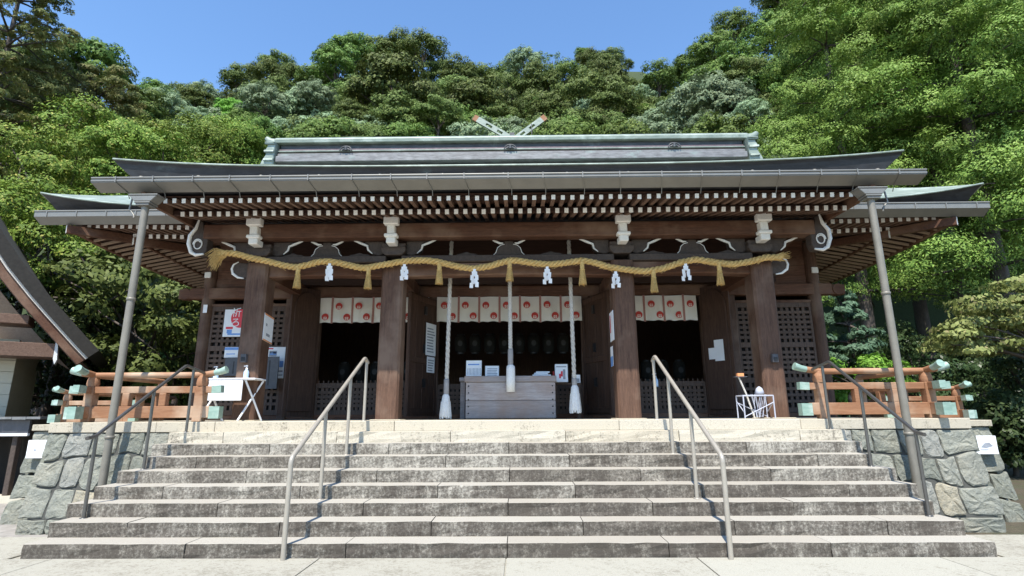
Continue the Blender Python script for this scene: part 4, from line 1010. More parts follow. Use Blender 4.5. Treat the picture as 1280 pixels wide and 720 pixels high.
def rail_end(root, p, d, r=None, w=None, h=None, L=.20, up=0.0, parent=None):
    """verdigris sleeve on a rail end, p = where the sleeve starts, d = outward direction"""
    p, d = Vector(p), Vector(d).normalized(); b = MB()
    if r: b.tube([p, p+d*L*.5+Vector((0, 0, up*.4)), p+d*L+Vector((0, 0, up))], [r, r*1.08, r*1.28], 14)
    else: b.bar(p, p+d*L+Vector((0, 0, up)), w, h)
    b.build('end_cap', M['verdigris'], parent or root)
def balustrade(label, corner, other, y, sx, side_len, z0=DZ, k=1.0):
    """front run from corner x to other x with a side run going back; rails cross and pass each other at the corner post"""
    root = empty('wooden_balustrade', (corner, y, z0), label, 'balustrade', 'reddish wooden balustrades on the platform')
    zt, zm, zb = z0+.80*k, z0+.545*k, z0+.165*k
    s = 1 if other > corner else -1
    # posts
    def post(x, yy):
        b = MB(); b.box(x-.08*k, x+.08*k, yy-.08*k, yy+.08*k, z0, zm+.06*k); o = b.build('post', M['orange'], root, bevel=.012)
        b = MB(); b.lathe([(.09*k, 0), (.10*k, .05*k), (.088*k, .13*k), (.05*k, .20*k)], (x, yy, zm+.062*k), 16); b.build('cushion', M['orange'], o)
    post(corner, y)
    if abs(other-corner) > .8: post(other, y)
    post(corner, y+side_len)
    ov = .20*k
    def run(a, c, dz, e0, e1):
        a, c = Vector(a), Vector(c); d = (c-a).normalized(); g = Vector((0, 0, dz))
        b = MB(); A = a-d*ov*e0; B = c+d*ov*e1
        pts = [A+Vector((0, 0, zt+.035*e0)), a+d*.02+Vector((0, 0, zt)), c-d*.02+Vector((0, 0, zt)), B+Vector((0, 0, zt+.035*e1))]
        b.tube([p+g for p in pts], .052*k, 14); t = b.build('top_rail', M['orange'], root)
        if e0: rail_end(root, A+Vector((0, 0, zt+.035))+g, -d, r=.052*k, L=.20*k, up=.06*k, parent=t)
        if e1: rail_end(root, B+Vector((0, 0, zt+.035))+g, d, r=.052*k, L=.20*k, up=.06*k, parent=t)
        b = MB(); b.bar(A+Vector((0, 0, zm))+g, B+Vector((0, 0, zm))+g, .10*k, .115*k); t = b.build('middle_rail', M['orange'], root, bevel=.008)
        if e0: rail_end(root, A+Vector((0, 0, zm))+g, -d, w=.11*k, h=.125*k, L=.165*k, up=.01, parent=t)
        if e1: rail_end(root, B+Vector((0, 0, zm))+g, d, w=.11*k, h=.125*k, L=.165*k, up=.01, parent=t)
        b = MB(); b.bar(A+Vector((0, 0, zb))+g, B+Vector((0, 0, zb))+g, .13*k, .20*k); t = b.build('bottom_rail', M['orange'], root, bevel=.008)
        if e0: rail_end(root, A+Vector((0, 0, zb-.01))+g, -d, w=.14*k, h=.205*k, L=.18*k, parent=t)
        if e1: rail_end(root, B+Vector((0, 0, zb-.01))+g, d, w=.14*k, h=.205*k, L=.18*k, parent=t)
        n = max(1, int((c-a).length/.85))
        for i in range(1, n+1):
            p = a.lerp(c, i/(n+1)); b = MB(); b.box(p.x-.06*k, p.x+.06*k, p.y-.06*k, p.y+.06*k, zb+.1*k, zm-.055*k); b.build('strut', M['orange'], root, bevel=.008)
    run((corner, y, 0), (other, y, 0), 0, 1, 1)
    run((corner, y, 0), (corner, y+side_len, 0), .002, 1, 0)
balustrade('reddish wooden balustrade on the left end of the platform, before the white table', -7.28, -5.34, .22, -1, 1.9)
balustrade('reddish wooden balustrade on the right end of the platform, beside the white stand', 7.26, 5.42, .22, 1, 1.9)
balustrade('smaller rear balustrade corner further back on the left, behind the front one', -8.92, -7.75, 1.72, -1, 3.5, 1.42, .78)
balustrade('smaller rear balustrade corner further back on the right, behind the front one', 8.90, 7.75, 1.72, 1, 3.5, 1.42, .78)

# ---- folding table with bottles, white stand
tx0, tx1, ty, tz = -5.86, -5.02, 1.15, 2.29
tb = empty('folding_table', (-5.45, ty+.2, DZ), 'white folding table with a white front panel, left of the steps', 'table')
MB().box(tx0-.02, tx1+.16, ty-.02, ty+.46, tz-.035, tz).build('table_top', M['white'], tb, bevel=.01)
MB().box(tx0+.04, tx1-.06, ty-.045, ty-.025, 1.86, tz-.05).build('front_panel', M['white'], tb, bevel=.01)
for x in (tx0+.10, tx1+.03):
    for (ya, yb, dx) in ((ty+.02, ty+.42, .12), (ty+.40, ty+.04, -.16)):
        b = MB(); b.tube([(x-dx*.6, ya, tz-.04), (x+dx*.1, (ya+yb)/2, 1.9), (x+dx, yb, DZ)], .020, 8); b.build('leg', M['white'], tb)
def pump_bottle(x, y, z, label, s=1):
    r = empty('pump_bottle', (x, y, z), label, 'bottle', 'hand sanitizer bottles')
    MB().lathe([(0, 0), (.048*s, 0), (.05*s, .02*s), (.05*s, .13*s), (.025*s, .17*s), (.018*s, .18*s)], (x, y, z), 14).build('body', M['bottle'], r)
    b = MB(); b.lathe([(.02*s, .18*s), (.022*s, .205*s), (.008*s, .21*s), (.008*s, .235*s), (.022*s, .24*s), (.02*s, .255*s), (0, .258*s)], (x, y, z), 10); b.bar((x, y, z+.247*s), (x-.055*s, y-.01, z+.24*s), .016*s, .014*s); b.build('pump', M['white'], r)
pump_bottle(-5.14, ty+.18, tz, 'pale blue pump bottle on the right end of the white folding table')
pump_bottle(-5.75, ty+.20, tz, 'pump bottle on the left end of the white folding table, by the balustrade end', .95)
sr = empty('bottle_stand', (3.24, 2.75, DZ), 'thin dark stand with a foot pedal right of the third porch column', 'stand')
b = MB(); b.tube([(3.24, 2.75, DZ), (3.24, 2.75, 2.13)], .016, 8); b.tube([(3.17, 2.75, DZ), (3.17, 2.75, 2.0)], .010, 8); b.build('pole', M['iron'], sr)
MB().box(3.10, 3.38, 2.62, 2.90, DZ, DZ+.02).build('base', M['iron'], sr); MB().box(3.16, 3.32, 2.67, 2.83, 2.13, 2.15).build('plate', M['iron'], sr)
pump_bottle(3.22, 2.75, 2.15, 'white pump bottle on the thin dark stand in the right doorway', 1.15)
ws = empty('white_stand', (4.70, 1.32, DZ), 'white metal tube stand with crossed braces at the right porch column', 'stand')
x0, x1, y0, y1, zt = 4.42, 4.98, 1.05, 1.38, 1.90
for x, y in ((x0, y0), (x1, y0), (x0, y1), (x1, y1)): MB().tube([(x, y, DZ), (x, y, zt)], .013, 8).build('leg', M['frame'], ws)
b = MB()
for p, q in (((x0, y0, zt), (x1, y0, zt)), ((x0, y1, zt), (x1, y1, zt)), ((x0, y0, zt), (x0, y1, zt)), ((x1, y0, zt), (x1, y1, zt))): b.tube([p, q], .013, 8)
b.build('top_frame', M['frame'], ws)
b = MB(); b.tube([(x0, y0, DZ+.03), (x1, y0, zt-.12)], .009, 8); b.tube([(x0, y1, zt-.12), (x1, y1, DZ+.03)], .009, 8); b.tube([(x0, y0, DZ+.1), (x0, y1, zt-.1)], .009, 8); b.tube([(x1, y0, zt-.1), (x1, y1, DZ+.1)], .009, 8)
b.build('brace', M['frame'], ws)
b = MB(); r4 = random.Random(5)
for k in range(14):
    x = 4.66+k*.012; b.tube([(x, 1.2+r4.uniform(-.05, .05), DZ+.02), (x+r4.uniform(-.1, .12), 1.2+r4.uniform(-.05, .08), 1.93)], .006, 5)
b.lathe([(0, 0), (.05, .01), (.09, .05), (.075, .10), (.06, .14), (.02, .17), (0, .18)], (4.80, 1.2, 1.90), 7)
o = b.build('folded_umbrella', M['frame'], loc=(4.8, 1.2, DZ)); tag(o, 'pale bundled umbrella standing inside the white tube stand', 'umbrella')
b = MB(); b.tube([(4.45, 1.25, 2.26), (4.56, 1.25, 1.95), (4.66, 1.2, DZ)], .018, 8); b.box(4.36, 4.60, 1.2, 1.30, 2.255, 2.27, 1); b.box(4.42, 4.54, 1.21, 1.29, 2.271, 2.33, 2)
tag(b.build('slip_holder', [M['bellrope'], M['board'], M['orangeprint']], loc=(4.6, 1.2, DZ)), 'slanting pale stick with a small orange box on top, by the right brown door', 'stick')

# ---- white plaques on the rear walls
for sx, lab in ((-1, 'small white plaque on the rubble wall at the left end of the platform'), (1, 'small white plaque on the rubble wall at the right end of the platform')):
    b = MB(); xa, xb = sorted((sx*8.22, sx*8.60)); b.box(xa, xb, .62, .70, .86, 1.17)
    c = MB(); pl = b.build('plaque', M['paper'], loc=((xa+xb)/2, .65, .86), bevel=.006); tag(pl, lab, 'plaque', 'white plaques on the platform walls')
    cxp = (xa+xb)/2
    if sx < 0: c.add([(cxp-.04+.026*math.cos(a*.6283), .616, 1.0+.022*math.sin(a*.6283)) for a in range(10)], [tuple(range(10))])
    else:
        c.add([(cxp-.11, .616, .98), (cxp-.02, .616, .965), (cxp+.11, .616, 1.0), (cxp+.05, .616, 1.06), (cxp-.03, .616, 1.05)], [(0, 1, 2, 3, 4)]); c.add([(cxp-.12, .616, .93), (cxp+.02, .616, .93), (cxp+.02, .616, .945), (cxp-.12, .616, .945)], [(0, 1, 2, 3)])
    c.build('mark', M['greyprint'], pl, fix=False)

# ---- main sanctuary behind, mostly hidden: body, roof, crossed finials
sc = empty('main_sanctuary', (0, 15, 0), 'sanctuary behind the hall of which only pale crossed roof finials rise above the ridge', 'sanctuary')
MB().box(-2.6, 2.6, 12.6, 18, -.25, 10.6).build('wall', M['door'], sc)
b = MB(); prof = [(0, 13.30), (1.2, 12.3), (2.6, 11.3), (4.4, 10.5)]
for sx in (-1, 1):
    pl = [(sx*x, z) for x, z in prof]+[(sx*x, z-.30) for x, z in reversed(prof)]; b.prism(pl, 'y', 12.2, 18.4)
b.build('roof', M['copper'], sc)
for sx in (-1, 1):
    f0 = at(636-sx*(-8), 172, 12.4); 
    p = Vector((sx*.05-.0, 12.4+.09*sx, 13.30)); q = at(597 if sx < 0 else 677.5, 149.5, 12.4+.09*sx)
    d = (q-p).normalized(); nr = Vector((-d.z, 0, d.x)); L = (q-p).length; hw = .135
    p -= d*.5; L += .5
    b = MB()
    def bl(a0, a1, h0, h1, mi=0):
        vs = [p+d*a+nr*h+Vector((0, t, 0)) for a in (a0, a1) for h in (h0, h1) for t in (-.05, .05)]; b.add(vs, [(0, 1, 3, 2), (4, 6, 7, 5), (0, 4, 5, 1), (2, 3, 7, 6), (0, 2, 6, 4), (1, 5, 7, 3)], mi)
    bl(0, L, -hw, -.055); bl(0, L, .055, hw)
    for a0, a1 in ((0, L*.42), (L*.54, L*.66), (L*.80, L)): bl(a0, a1, -.0545, .0545)
    bl(L+.001, L+.20, -hw, hw, 1)
    b.build('crossed_finial', [M['pale_copper'], M['orange']], sc)
b = MB(); b.box(-.10, .10, 12.2, 18.4, 13.2, 13.55); b.box(.85, .88, 12.42, 12.45, 12.6, 14.1); b.build('ridge_beam', M['copper'], sc)

# ---- auxiliary hall at the far left: gable with curved barge board and cream board wall
Y = 5.0; TIP = at(123, 437, Y); RZ_ = R_(34)
ah = empty('side_hall', (TIP.x, Y, -.25), 'smaller hall at the far left edge with a steep dark curved roof and cream wall', 'hall')
def sh(u, v, dy):
    """point of the turned side hall, in its own unturned frame, dy behind its gable plane"""
    d = cf + cr*((u-640)/F_PX) - cu*((v-360)/F_PX); n_ = Vector((-math.sin(RZ_), math.cos(RZ_), 0)); ax = Vector((math.cos(RZ_), math.sin(RZ_), 0))
    t = (dy-(CAM-TIP).dot(n_))/d.dot(n_); p = CAM+d*t
    return Vector((TIP.x+(p-TIP).dot(ax), Y+dy, p.z))
curve = [(sh(u, v, 0).x, sh(u, v, 0).z) for u, v in ((124, 438), (108, 421), (92, 403), (75, 384), (55, 361), (28, 327), (2, 288))]
dx, dz = curve[-1][0]-curve[-2][0], curve[-1][1]-curve[-2][1]
for k in range(1, 4): curve.append((curve[6][0]+dx*k*1.0, curve[6][1]+dz*k*1.08))
def off_curve(c, d):
    out = []
    for i, p in enumerate(c):
        a, b_ = c[max(0, i-1)], c[min(len(c)-1, i+1)]; t = Vector((b_[0]-a[0], b_[1]-a[1])).normalized(); out.append((p[0]-t.y*(-d)*-1, p[1]+t.x*d))
    return out
low = off_curve(curve, .30); low2 = off_curve(curve, .36); low3 = off_curve(curve, .58); low4 = off_curve(curve, .42)
MB().prism(curve+list(reversed(low)), 'y', Y, Y+7).build('roof', M['bark_roof'], ah)
MB().prism(low[:-1]+list(reversed(low2[:-1])), 'y', Y+.05, Y+.12).build('white_edge', M['bellrope'], ah)
MB().prism([*low2[:-1]]+list(reversed(low3[:-1])), 'y', Y+.10, Y+.20).build('barge_board', M['beam'], ah, bevel=.01)
b = MB(); lw = low4
for i in range(len(lw)-1): b.add([(lw[i][0], Y+.2, lw[i][1]), (lw[i+1][0], Y+.2, lw[i+1][1]), (lw[i+1][0], Y+7, lw[i+1][1]), (lw[i][0], Y+7, lw[i][1])], [(0, 1, 2, 3)])
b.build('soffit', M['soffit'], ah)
rf = None
for j in range(8):
    b = MB(); y = Y+.45+j*.36
    for a, c in zip(low3[:-1], low3[1:]): b.bar((a[0], y, a[1]+.06), (c[0], y, c[1]+.06), .10, .12)
    b.build('rafter', M['raft'], ah)
xw = sh(22, 440, 1.3).x
b = MB()
zt_ = sh(10, 424, 1.3).z; b = MB()
for k in range(40):
    z_ = -.25+k*.30
    if z_ < zt_: b.box(xw-8, xw, Y+1.3+.014*(k % 2), Y+1.4, z_, min(zt_, z_+.29))
b.box(xw-8, xw-.012, Y+1.4, Y+5.0, -.25, zt_); b.build('wall', M['plaster'], ah)
MB().prism([(p[0]-.35, p[1]) for p in low3]+[(xw-9, zt_), (xw, zt_)], 'y', Y+2.6, Y+2.7).build('gable_boarding', M['lit_raft'], ah)
zb = sh(45, 437, .5).z; xe = sh(68, 437, .3).x
b = MB(); b.box(xw-1.6, xe, Y+.3, Y+1.2, zb-.20, zb+.16); bm_ = b.build('purlin', M['raft'], ah, bevel=.01)
MB().prism([(xe+.004, zb-.24), (xe+.05, zb-.38), (xe+.09, zb-.26), (xe+.05, zb+.22), (xe+.004, zb+.20)], 'y', Y+.28, Y+.57).build('white_edging', M['tassel'], bm_)
zb2 = sh(15, 399, .5).z; b = MB(); b.box(xw-2.0, sh(36, 400, .35).x, Y+.35, Y+1.2, zb2-.12, zb2+.12); b.build('purlin', M['raft'], ah, bevel=.01)
ah.rotation_euler.z = RZ_
# low roofed stall under it
ks = empty('low_stall', (-11.6, 3.2, -.25), 'low dark stall with a grey sheet roof and white edge, left of the platform', 'stall')
xl, xr = -14.2, at(54, 530, 2.9).x; z1 = at(30, 521, 2.9).z; z2 = at(30, 545, 2.9).z
b = MB()
for k in range(12): b.box(xl+(xr-xl)*k/12+.006, xl+(xr-xl)*(k+1)/12-.006, 2.8, 4.3, z1-.06+.01*(k % 2), z1)
b.build('roof', M['tile'], ks)
MB().box(xl, at(36, 535, 2.95).x, 2.95, 3.0, z2+.06, z1-.07).build('board', M['board'], ks)
MB().box(xl, at(36, 535, 2.95).x+.01, 2.93, 2.99, z2, z2+.055).build('white_edge', M['white'], ks)
MB().box(xl, -10.2, 4.2, 4.25, -.25, z1-.07).build('back', M['void'], ks)  # shade below the stall roof painted as a near-black board
for u in (15, -40): 
    x = at(u, 580, 3.1).x; MB().box(x-.06, x+.06, 3.05, 3.17, -.25, z2-.002).build('post', M['carve'], ks, bevel=.008)
MB().box(xl, at(40, 600, 3.0).x, 2.96, 3.3, -.25, -.10).build('sill', M['plaster'], ks)
# ================================================================== trees
class Leaves:
    def __init__(s, seed): s.r = np.random.default_rng(seed); s.P = []; s.Nn = []; s.S = []
    def cluster(s, c, r, n, size, flat=1.0, hemi=-.35, q=None):
        """leaves spread over the skin of one small clump"""
        d = s.r.normal(size=(int(n*1.6)+4, 3)); d /= np.linalg.norm(d, axis=1)[:, None]; d = d[d[:, 2] > hemi][:n]
        rad = r*(.72+.36*s.r.random(len(d)))[:, None]
        s.P.append(np.array(c)+d*rad*np.array([1, 1, flat])); s.Nn.append(d*.55+(0 if q is None else np.array(q)*1.15)+s.r.normal(size=d.shape)*.36); s.S.append(size*(.65+.7*s.r.random(len(d))))
    def lobe(s, c, r, nsub, n, size, flat=.8, sub=.42, hemi=-.30, subflat=.8):
        d = s.r.normal(size=(nsub*2+6, 3)); d /= np.linalg.norm(d, axis=1)[:, None]; d = d[d[:, 2] > hemi][:nsub]
        for q in d:
            cc = np.array(c)+q*r*np.array([1, 1, flat])*(.72+.22*s.r.random())
            s.cluster(cc, r*sub*(.7+.6*s.r.random()), n, size, subflat, -.35, q)
    def mesh(s, name, mat_, aspect=.55):
        P = np.concatenate(s.P); Nn = np.concatenate(s.Nn); S_ = np.concatenate(s.S)[:, None]
        Nn /= np.linalg.norm(Nn, axis=1)[:, None]
        t = np.cross(Nn, s.r.normal(size=P.shape)); t /= np.linalg.norm(t, axis=1)[:, None]; b = np.cross(Nn, t)
        V = np.stack([P-t*S_, P-b*S_*aspect+Nn*S_*.12, P+t*S_, P+b*S_*aspect+Nn*S_*.12], 1).reshape(-1, 3)
        n = len(P); me = bpy.data.meshes.new(name)
        me.vertices.add(4*n); me.vertices.foreach_set('co', V.astype(np.float32).ravel())
        me.loops.add(4*n); me.loops.foreach_set('vertex_index', np.arange(4*n, dtype=np.int32))
        me.polygons.add(n); me.polygons.foreach_set('loop_start', np.arange(0, 4*n, 4, dtype=np.int32)); me.polygons.foreach_set('loop_total', np.full(n, 4, dtype=np.int32))
        me.update(calc_edges=True); me.materials.append(mat_); return me
def tree_obj(label, cat, name, base, crown_me, trunk_me, group=None, scale=(1, 1, 1), rz=0):
    t = empty(name, base, label, cat, group); t.scale = scale; t.rotation_euler.z = rz
    for nm, me in (('trunk', trunk_me), ('crown', crown_me)):
        if me is None: continue
        o = bpy.data.objects.new(nm, me); C.objects.link(o); o.parent = t
    return t
def wood_mesh(paths, mat_=None):
    b = MB()
    for pts, rs in paths: b.tube(pts, rs, 7, caps=False)
    me = bpy.data.meshes.new('trunk'); me.from_pydata(b.v, [], b.f); me.polygons.foreach_set('use_smooth', b.sm); me.materials.append(mat_ or M['bark']); me.update(); return me
def limb(a, c, r0, r1, rg, bow=.12, n=5):
    a, c = Vector(a), Vector(c); L = (c-a).length; k = Vector((rg.uniform(-1, 1), rg.uniform(-1, 1), rg.uniform(.2, 1)))*L*bow
    pts = [a.lerp(c, i/n)+k*math.sin(math.pi*i/n) for i in range(n+1)]; return pts, [r0+(r1-r0)*i/n for i in range(n+1)]
# ---- forest tree kinds: crown centre 7 m above the base, radius about 4
def forest_kind(seed, mat_, leaf, lobes=20, nsub=15, n=42, flat=.8, tall=1.0, spread=1.0, lr=(1.15, 1.85), aspect=.6):
    L = Leaves(seed); rg = random.Random(seed); paths = []
    ph = [((0, 0, -6), .36), ((.1, 0, 2), .28), ((.0, .1, 5), .2), ((0, 0, 8), .08)]
    paths.append(([p for p, r in ph], [r for p, r in ph]))
    for i in range(lobes):
        z = 1-2*(i+.5)/lobes; a = i*2.39996+rg.uniform(-.4, .4)
        if z < -.55: z = rg.uniform(-.4, .6)
        q = math.sqrt(max(0, 1-z*z)); R = 2.9*rg.uniform(.8, 1.08)
        c = (q*math.cos(a)*R*spread, q*math.sin(a)*R*spread, 7+z*R*.92*tall)
        L.lobe(c, rg.uniform(*lr), nsub, n, leaf, flat)
        if rg.random() < .55: paths.append(limb((0, 0, 3.5+rg.random()*2), c, .10, .03, rg))
    return L.mesh('crown', mat_, aspect), wood_mesh(paths)
KIND = {
 'dark': [forest_kind(1, M['leaf_dark'], .15), forest_kind(2, M['leaf_dark'], .15, 17, 16, 44, .7, .9, 1.1, (1.3, 2.1))],
 'mid': [forest_kind(3, M['leaf_mid'], .16, 22, 14, 38), forest_kind(4, M['leaf_mid'], .15, 19, 15, 40, .85, 1.15)],
 'grey': [forest_kind(5, M['leaf_grey'], .13, 24, 15, 44, .85, 1.1, 1, (1.0, 1.6))],
 'bright': [forest_kind(6, M['leaf_bright'], .16, 24, 12, 34, .8, 1.25, .85, (.8, 1.4))],
 'thin': [forest_kind(8, M['leaf_mid'], .14, 16, 7, 12, .8, 1.1, 1.0, (.7, 1.2))],
 'cedar': [forest_kind(9, M['leaf_cedar'], .10, 20, 20, 52, .85, 1.35, 1.0, (1.1, 1.7), .4)],
}
WORDS = {'dark': 'dark olive round-crowned evergreen', 'mid': 'mid green rounded tree', 'grey': 'grey green soft-crowned tree', 'bright': 'bright green upright tree', 'thin': 'thin see-through tree', 'cedar': 'yellow green clumpy cedar'}
CNT = {}
TR = [  # u, v, crown radius in pixels, depth y, kind
 (120, 92, 48, 36, 'mid'), (160, 130, 38, 34, 'mid'), (70, 110, 46, 34, 'dark'), (20, 90, 45, 34, 'mid'), (100, 150, 40, 30, 'dark'), (30, 160, 45, 28, 'mid'),
 (205, 128, 24, 62, 'mid'), (232, 124, 20, 66, 'dark'), (262, 128, 22, 72, 'grey'), (190, 150, 26, 55, 'dark'), (282, 120, 18, 74, 'dark'),
 (212, 142, 32, 40, 'grey'), (240, 150, 26, 38, 'grey'), (283, 140, 24, 42, 'bright'), (258, 165, 24, 36, 'bright'), (300, 150, 22, 40, 'bright'), (180, 168, 30, 36, 'mid'),
 (305, 105, 26, 64, 'dark'), (335, 100, 28, 60, 'dark'), (322, 128, 30, 54, 'dark'), (362, 98, 30, 62, 'dark'), (350, 90, 22, 70, 'dark'), (390, 95, 30, 58, 'mid'),
 (340, 145, 32, 40, 'grey'), (372, 138, 30, 42, 'grey'), (400, 136, 30, 42, 'grey'), (350, 166, 28, 36, 'grey'), (420, 150, 24, 40, 'grey'), (310, 170, 26, 34, 'mid'), (405, 166, 24, 36, 'mid'),
 (420, 85, 34, 56, 'mid'), (445, 76, 30, 60, 'mid'), (415, 68, 20, 66, 'mid'), (470, 72, 28, 66, 'dark'), (500, 72, 30, 68, 'dark'), (530, 76, 30, 66, 'dark'), (548, 92, 26, 64, 'dark'), (485, 62, 20, 74, 'dark'),
 (494, 130, 56, 43, 'dark'), (888, 138, 58, 36, 'grey'), (600, 140, 46, 44, 'dark'), (740, 128, 48, 46, 'dark'), (375, 142, 42, 41, 'grey'),  (530, 130, 38, 44, 'dark'), (462, 132, 38, 44, 'dark'), (500, 152, 40, 38, 'dark'), (550, 156, 30, 38, 'dark'), (445, 160, 28, 38, 'dark'),
 (575, 95, 28, 62, 'dark'), (602, 98, 30, 64, 'dark'), (568, 122, 30, 52, 'dark'), (600, 128, 30, 50, 'dark'), (590, 150, 30, 44, 'dark'), (625, 150, 26, 42, 'dark'),
 (630, 96, 24, 68, 'mid'), (655, 92, 26, 66, 'grey'), (640, 84, 14, 74, 'thin'), (672, 84, 18, 72, 'thin'), (690, 86, 20, 70, 'thin'), (640, 118, 30, 54, 'dark'), (675, 115, 30, 54, 'dark'), (650, 145, 26, 46, 'dark'), (685, 150, 30, 42, 'dark'),
 (710, 100, 28, 60, 'dark'), (735, 84, 20, 68, 'dark'), (728, 76, 13, 72, 'mid'), (752, 92, 22, 66, 'dark'), (764, 82, 16, 70, 'dark'), (784, 87, 8, 70, 'dark'), (720, 128, 32, 50, 'dark'), (758, 118, 32, 52, 'dark'), (790, 112, 26, 56, 'dark'), (725, 156, 28, 42, 'dark'), (765, 148, 32, 44, 'dark'), (798, 146, 22, 44, 'bright'),
 (820, 108, 26, 56, 'mid'), (845, 98, 28, 58, 'mid'), (868, 84, 28, 56, 'mid'), (815, 132, 26, 48, 'dark'),
 (838, 145, 34, 38, 'grey'), (872, 132, 36, 38, 'grey'), (905, 142, 36, 36, 'grey'), (930, 160, 26, 34, 'grey'), (820, 166, 22, 36, 'grey'), (880, 166, 28, 34, 'grey'), (945, 190, 24, 30, 'grey'),
 (892, 66, 34, 46, 'mid'), (915, 40, 30, 48, 'mid'), (890, 98, 36, 44, 'mid'), (925, 80, 40, 42, 'mid'), (955, 110, 38, 38, 'mid'), (925, 115, 32, 40, 'dark'), (960, 150, 34, 34, 'dark'), (985, 185, 32, 30, 'dark'),
 (975, 10, 36, 46, 'dark'), (1000, -10, 38, 44, 'dark'), (965, 48, 38, 44, 'mid'), (1010, 40, 40, 40, 'cedar'), (990, 90, 40, 38, 'mid'), (1025, 90, 40, 36, 'cedar'), (1010, 135, 38, 32, 'mid'), (1040, 0, 40, 42, 'cedar'),
 (1070, 30, 44, 36, 'cedar'), (1110, 20, 50, 34, 'cedar'), (1160, 20, 55, 32, 'cedar'), (1215, 30, 55, 32, 'cedar'), (1265, 50, 50, 32, 'mid'), (1255, -10, 50, 36, 'dark'), (1190, -20, 50, 38, 'cedar'), (1120, -30, 50, 40, 'mid'),
 (1040, 170, 38, 28, 'mid'), (1075, 95, 46, 30, 'cedar'), (1290, 120, 50, 30, 'dark'), (1240, 110, 50, 28, 'dark'),
]
ctrl = []   # terrain control points x, y, z
rt = random.Random(21)
for u, v, rp_, y, kd in TR:
    c = at(u, v, y); dist = (c-CAM).dot(cf); R = rp_*dist/F_PX
    k = R/4.55; var = KIND[kd][rt.randrange(len(KIND[kd]))]
    base = (c.x, y+rt.uniform(-2, 2), c.z-7*k)
    zone = 'left of the roof ridge' if u < 330 else 'above the ridge, left half' if u < 600 else 'above the crossed finials' if u < 700 else 'above the ridge, right half' if u < 860 else 'right of the roof ridge'
    row = 'on the skyline ' if ((v < 105 and u < 860) or (v < 50 and u < 1000)) else 'below the skyline '
    tree_obj(WORDS[kd]+' '+row+zone, 'tree', 'hillside_tree', base, *var, group='trees of the wooded hill, '+kd+' kind', scale=(k*rt.uniform(.92, 1.1), k*rt.uniform(.92, 1.1), k), rz=rt.uniform(0, 6.28))
    ctrl.append((base[0], base[1], base[2]+.3*k))
# understory that closes the hillside between the crowns: more trees of the same kinds lower down the slope
for i in range(90):
    u = rt.uniform(190, 1000); v = rt.uniform(122, 190); y = 66-(v-105)*.42+rt.uniform(-3, 3); c = at(u, v, y); k = rt.uniform(.6, .85); kd = rt.choice(['dark', 'mid', 'dark', 'grey'])
    tree_obj('small '+WORDS[kd]+' low between the hillside crowns', 'tree', 'hillside_tree', (c.x, y, c.z-7*k), *KIND[kd][0], group='young trees under the hillside crowns, '+kd+' kind', scale=(k, k, k*.9), rz=rt.uniform(0, 6.28))
for y in range(-34, 15, 4):
    for x in range(-60, 64, 4): ctrl.append((x, y, -.25))
ct = np.array(ctrl)
gx = np.concatenate([np.linspace(-900, -110, 8), np.linspace(-100, 100, 81), np.linspace(110, 900, 8)]); gy = np.concatenate([np.linspace(-900, -60, 6), np.linspace(-50, 110, 81), np.linspace(120, 900, 10)])
GX_, GY_ = np.meshgrid(gx, gy); Q = np.stack([GX_.ravel(), GY_.ravel()], 1)
d2 = ((Q[:, None, :]-ct[None, :, :2])**2).sum(2)+2.0; wgt = 1/d2**2; Zt = (wgt*ct[:, 2]).sum(1)/wgt.sum(1)
flat_ = (Q[:, 1] < 13.5); Zt[flat_] = -.25
Zt[(Q[:, 1] > 110)] *= .6
b = MB(); w = len(gx)
b.add([(q[0], q[1], z) for q, z in zip(Q, Zt)], [(j*w+i, j*w+i+1, (j+1)*w+i+1, (j+1)*w+i) for j in range(len(gy)-1) for i in range(w-1)], 0, True)
tag(b.build('terrain', M['soil'], fix=False), kind='structure')

# ---- near trees, each built for its own place
def near_broad(name, cat, label, u, v, y, rx, rz, mat_, leaf, lobes, nsub, n, seed, lr=(.8, 1.4), flat=.75, trunk=.22, hemi=-.3, aspect=.5, ground=-.25, group=None):
    c = at(u, v, y); L = Leaves(seed); rg = random.Random(seed); base = Vector((c.x+rg.uniform(-.5, .5), y+rg.uniform(-.3, .5), ground)); paths = []
    hz = c.z-ground; fork = Vector((rg.uniform(-.3, .3), rg.uniform(-.3, .3), max(1.2, hz-rz*.7)))
    paths.append(limb((0, 0, -.3), fork, trunk, trunk*.6, rg, .05))
    for i in range(lobes):
        z = 1-2*(i+.5)/lobes; a = i*2.39996+rg.uniform(-.5, .5); q = math.sqrt(max(0, 1-z*z)); k = rg.uniform(.72, 1.02)
        p = Vector((c.x-base.x+q*math.cos(a)*rx*k, c.y-base.y+q*math.sin(a)*rx*.8*k, hz+z*rz*k))
        L.lobe(p, rg.uniform(*lr), nsub, n, leaf, flat, .45, hemi)
        if rg.random() < .7: paths.append(limb(fork*rg.uniform(.8, 1.0), p, trunk*.35, .025, rg, .15))
    return tree_obj(label, cat, name, base, L.mesh('crown', mat_, aspect), wood_mesh(paths), group)
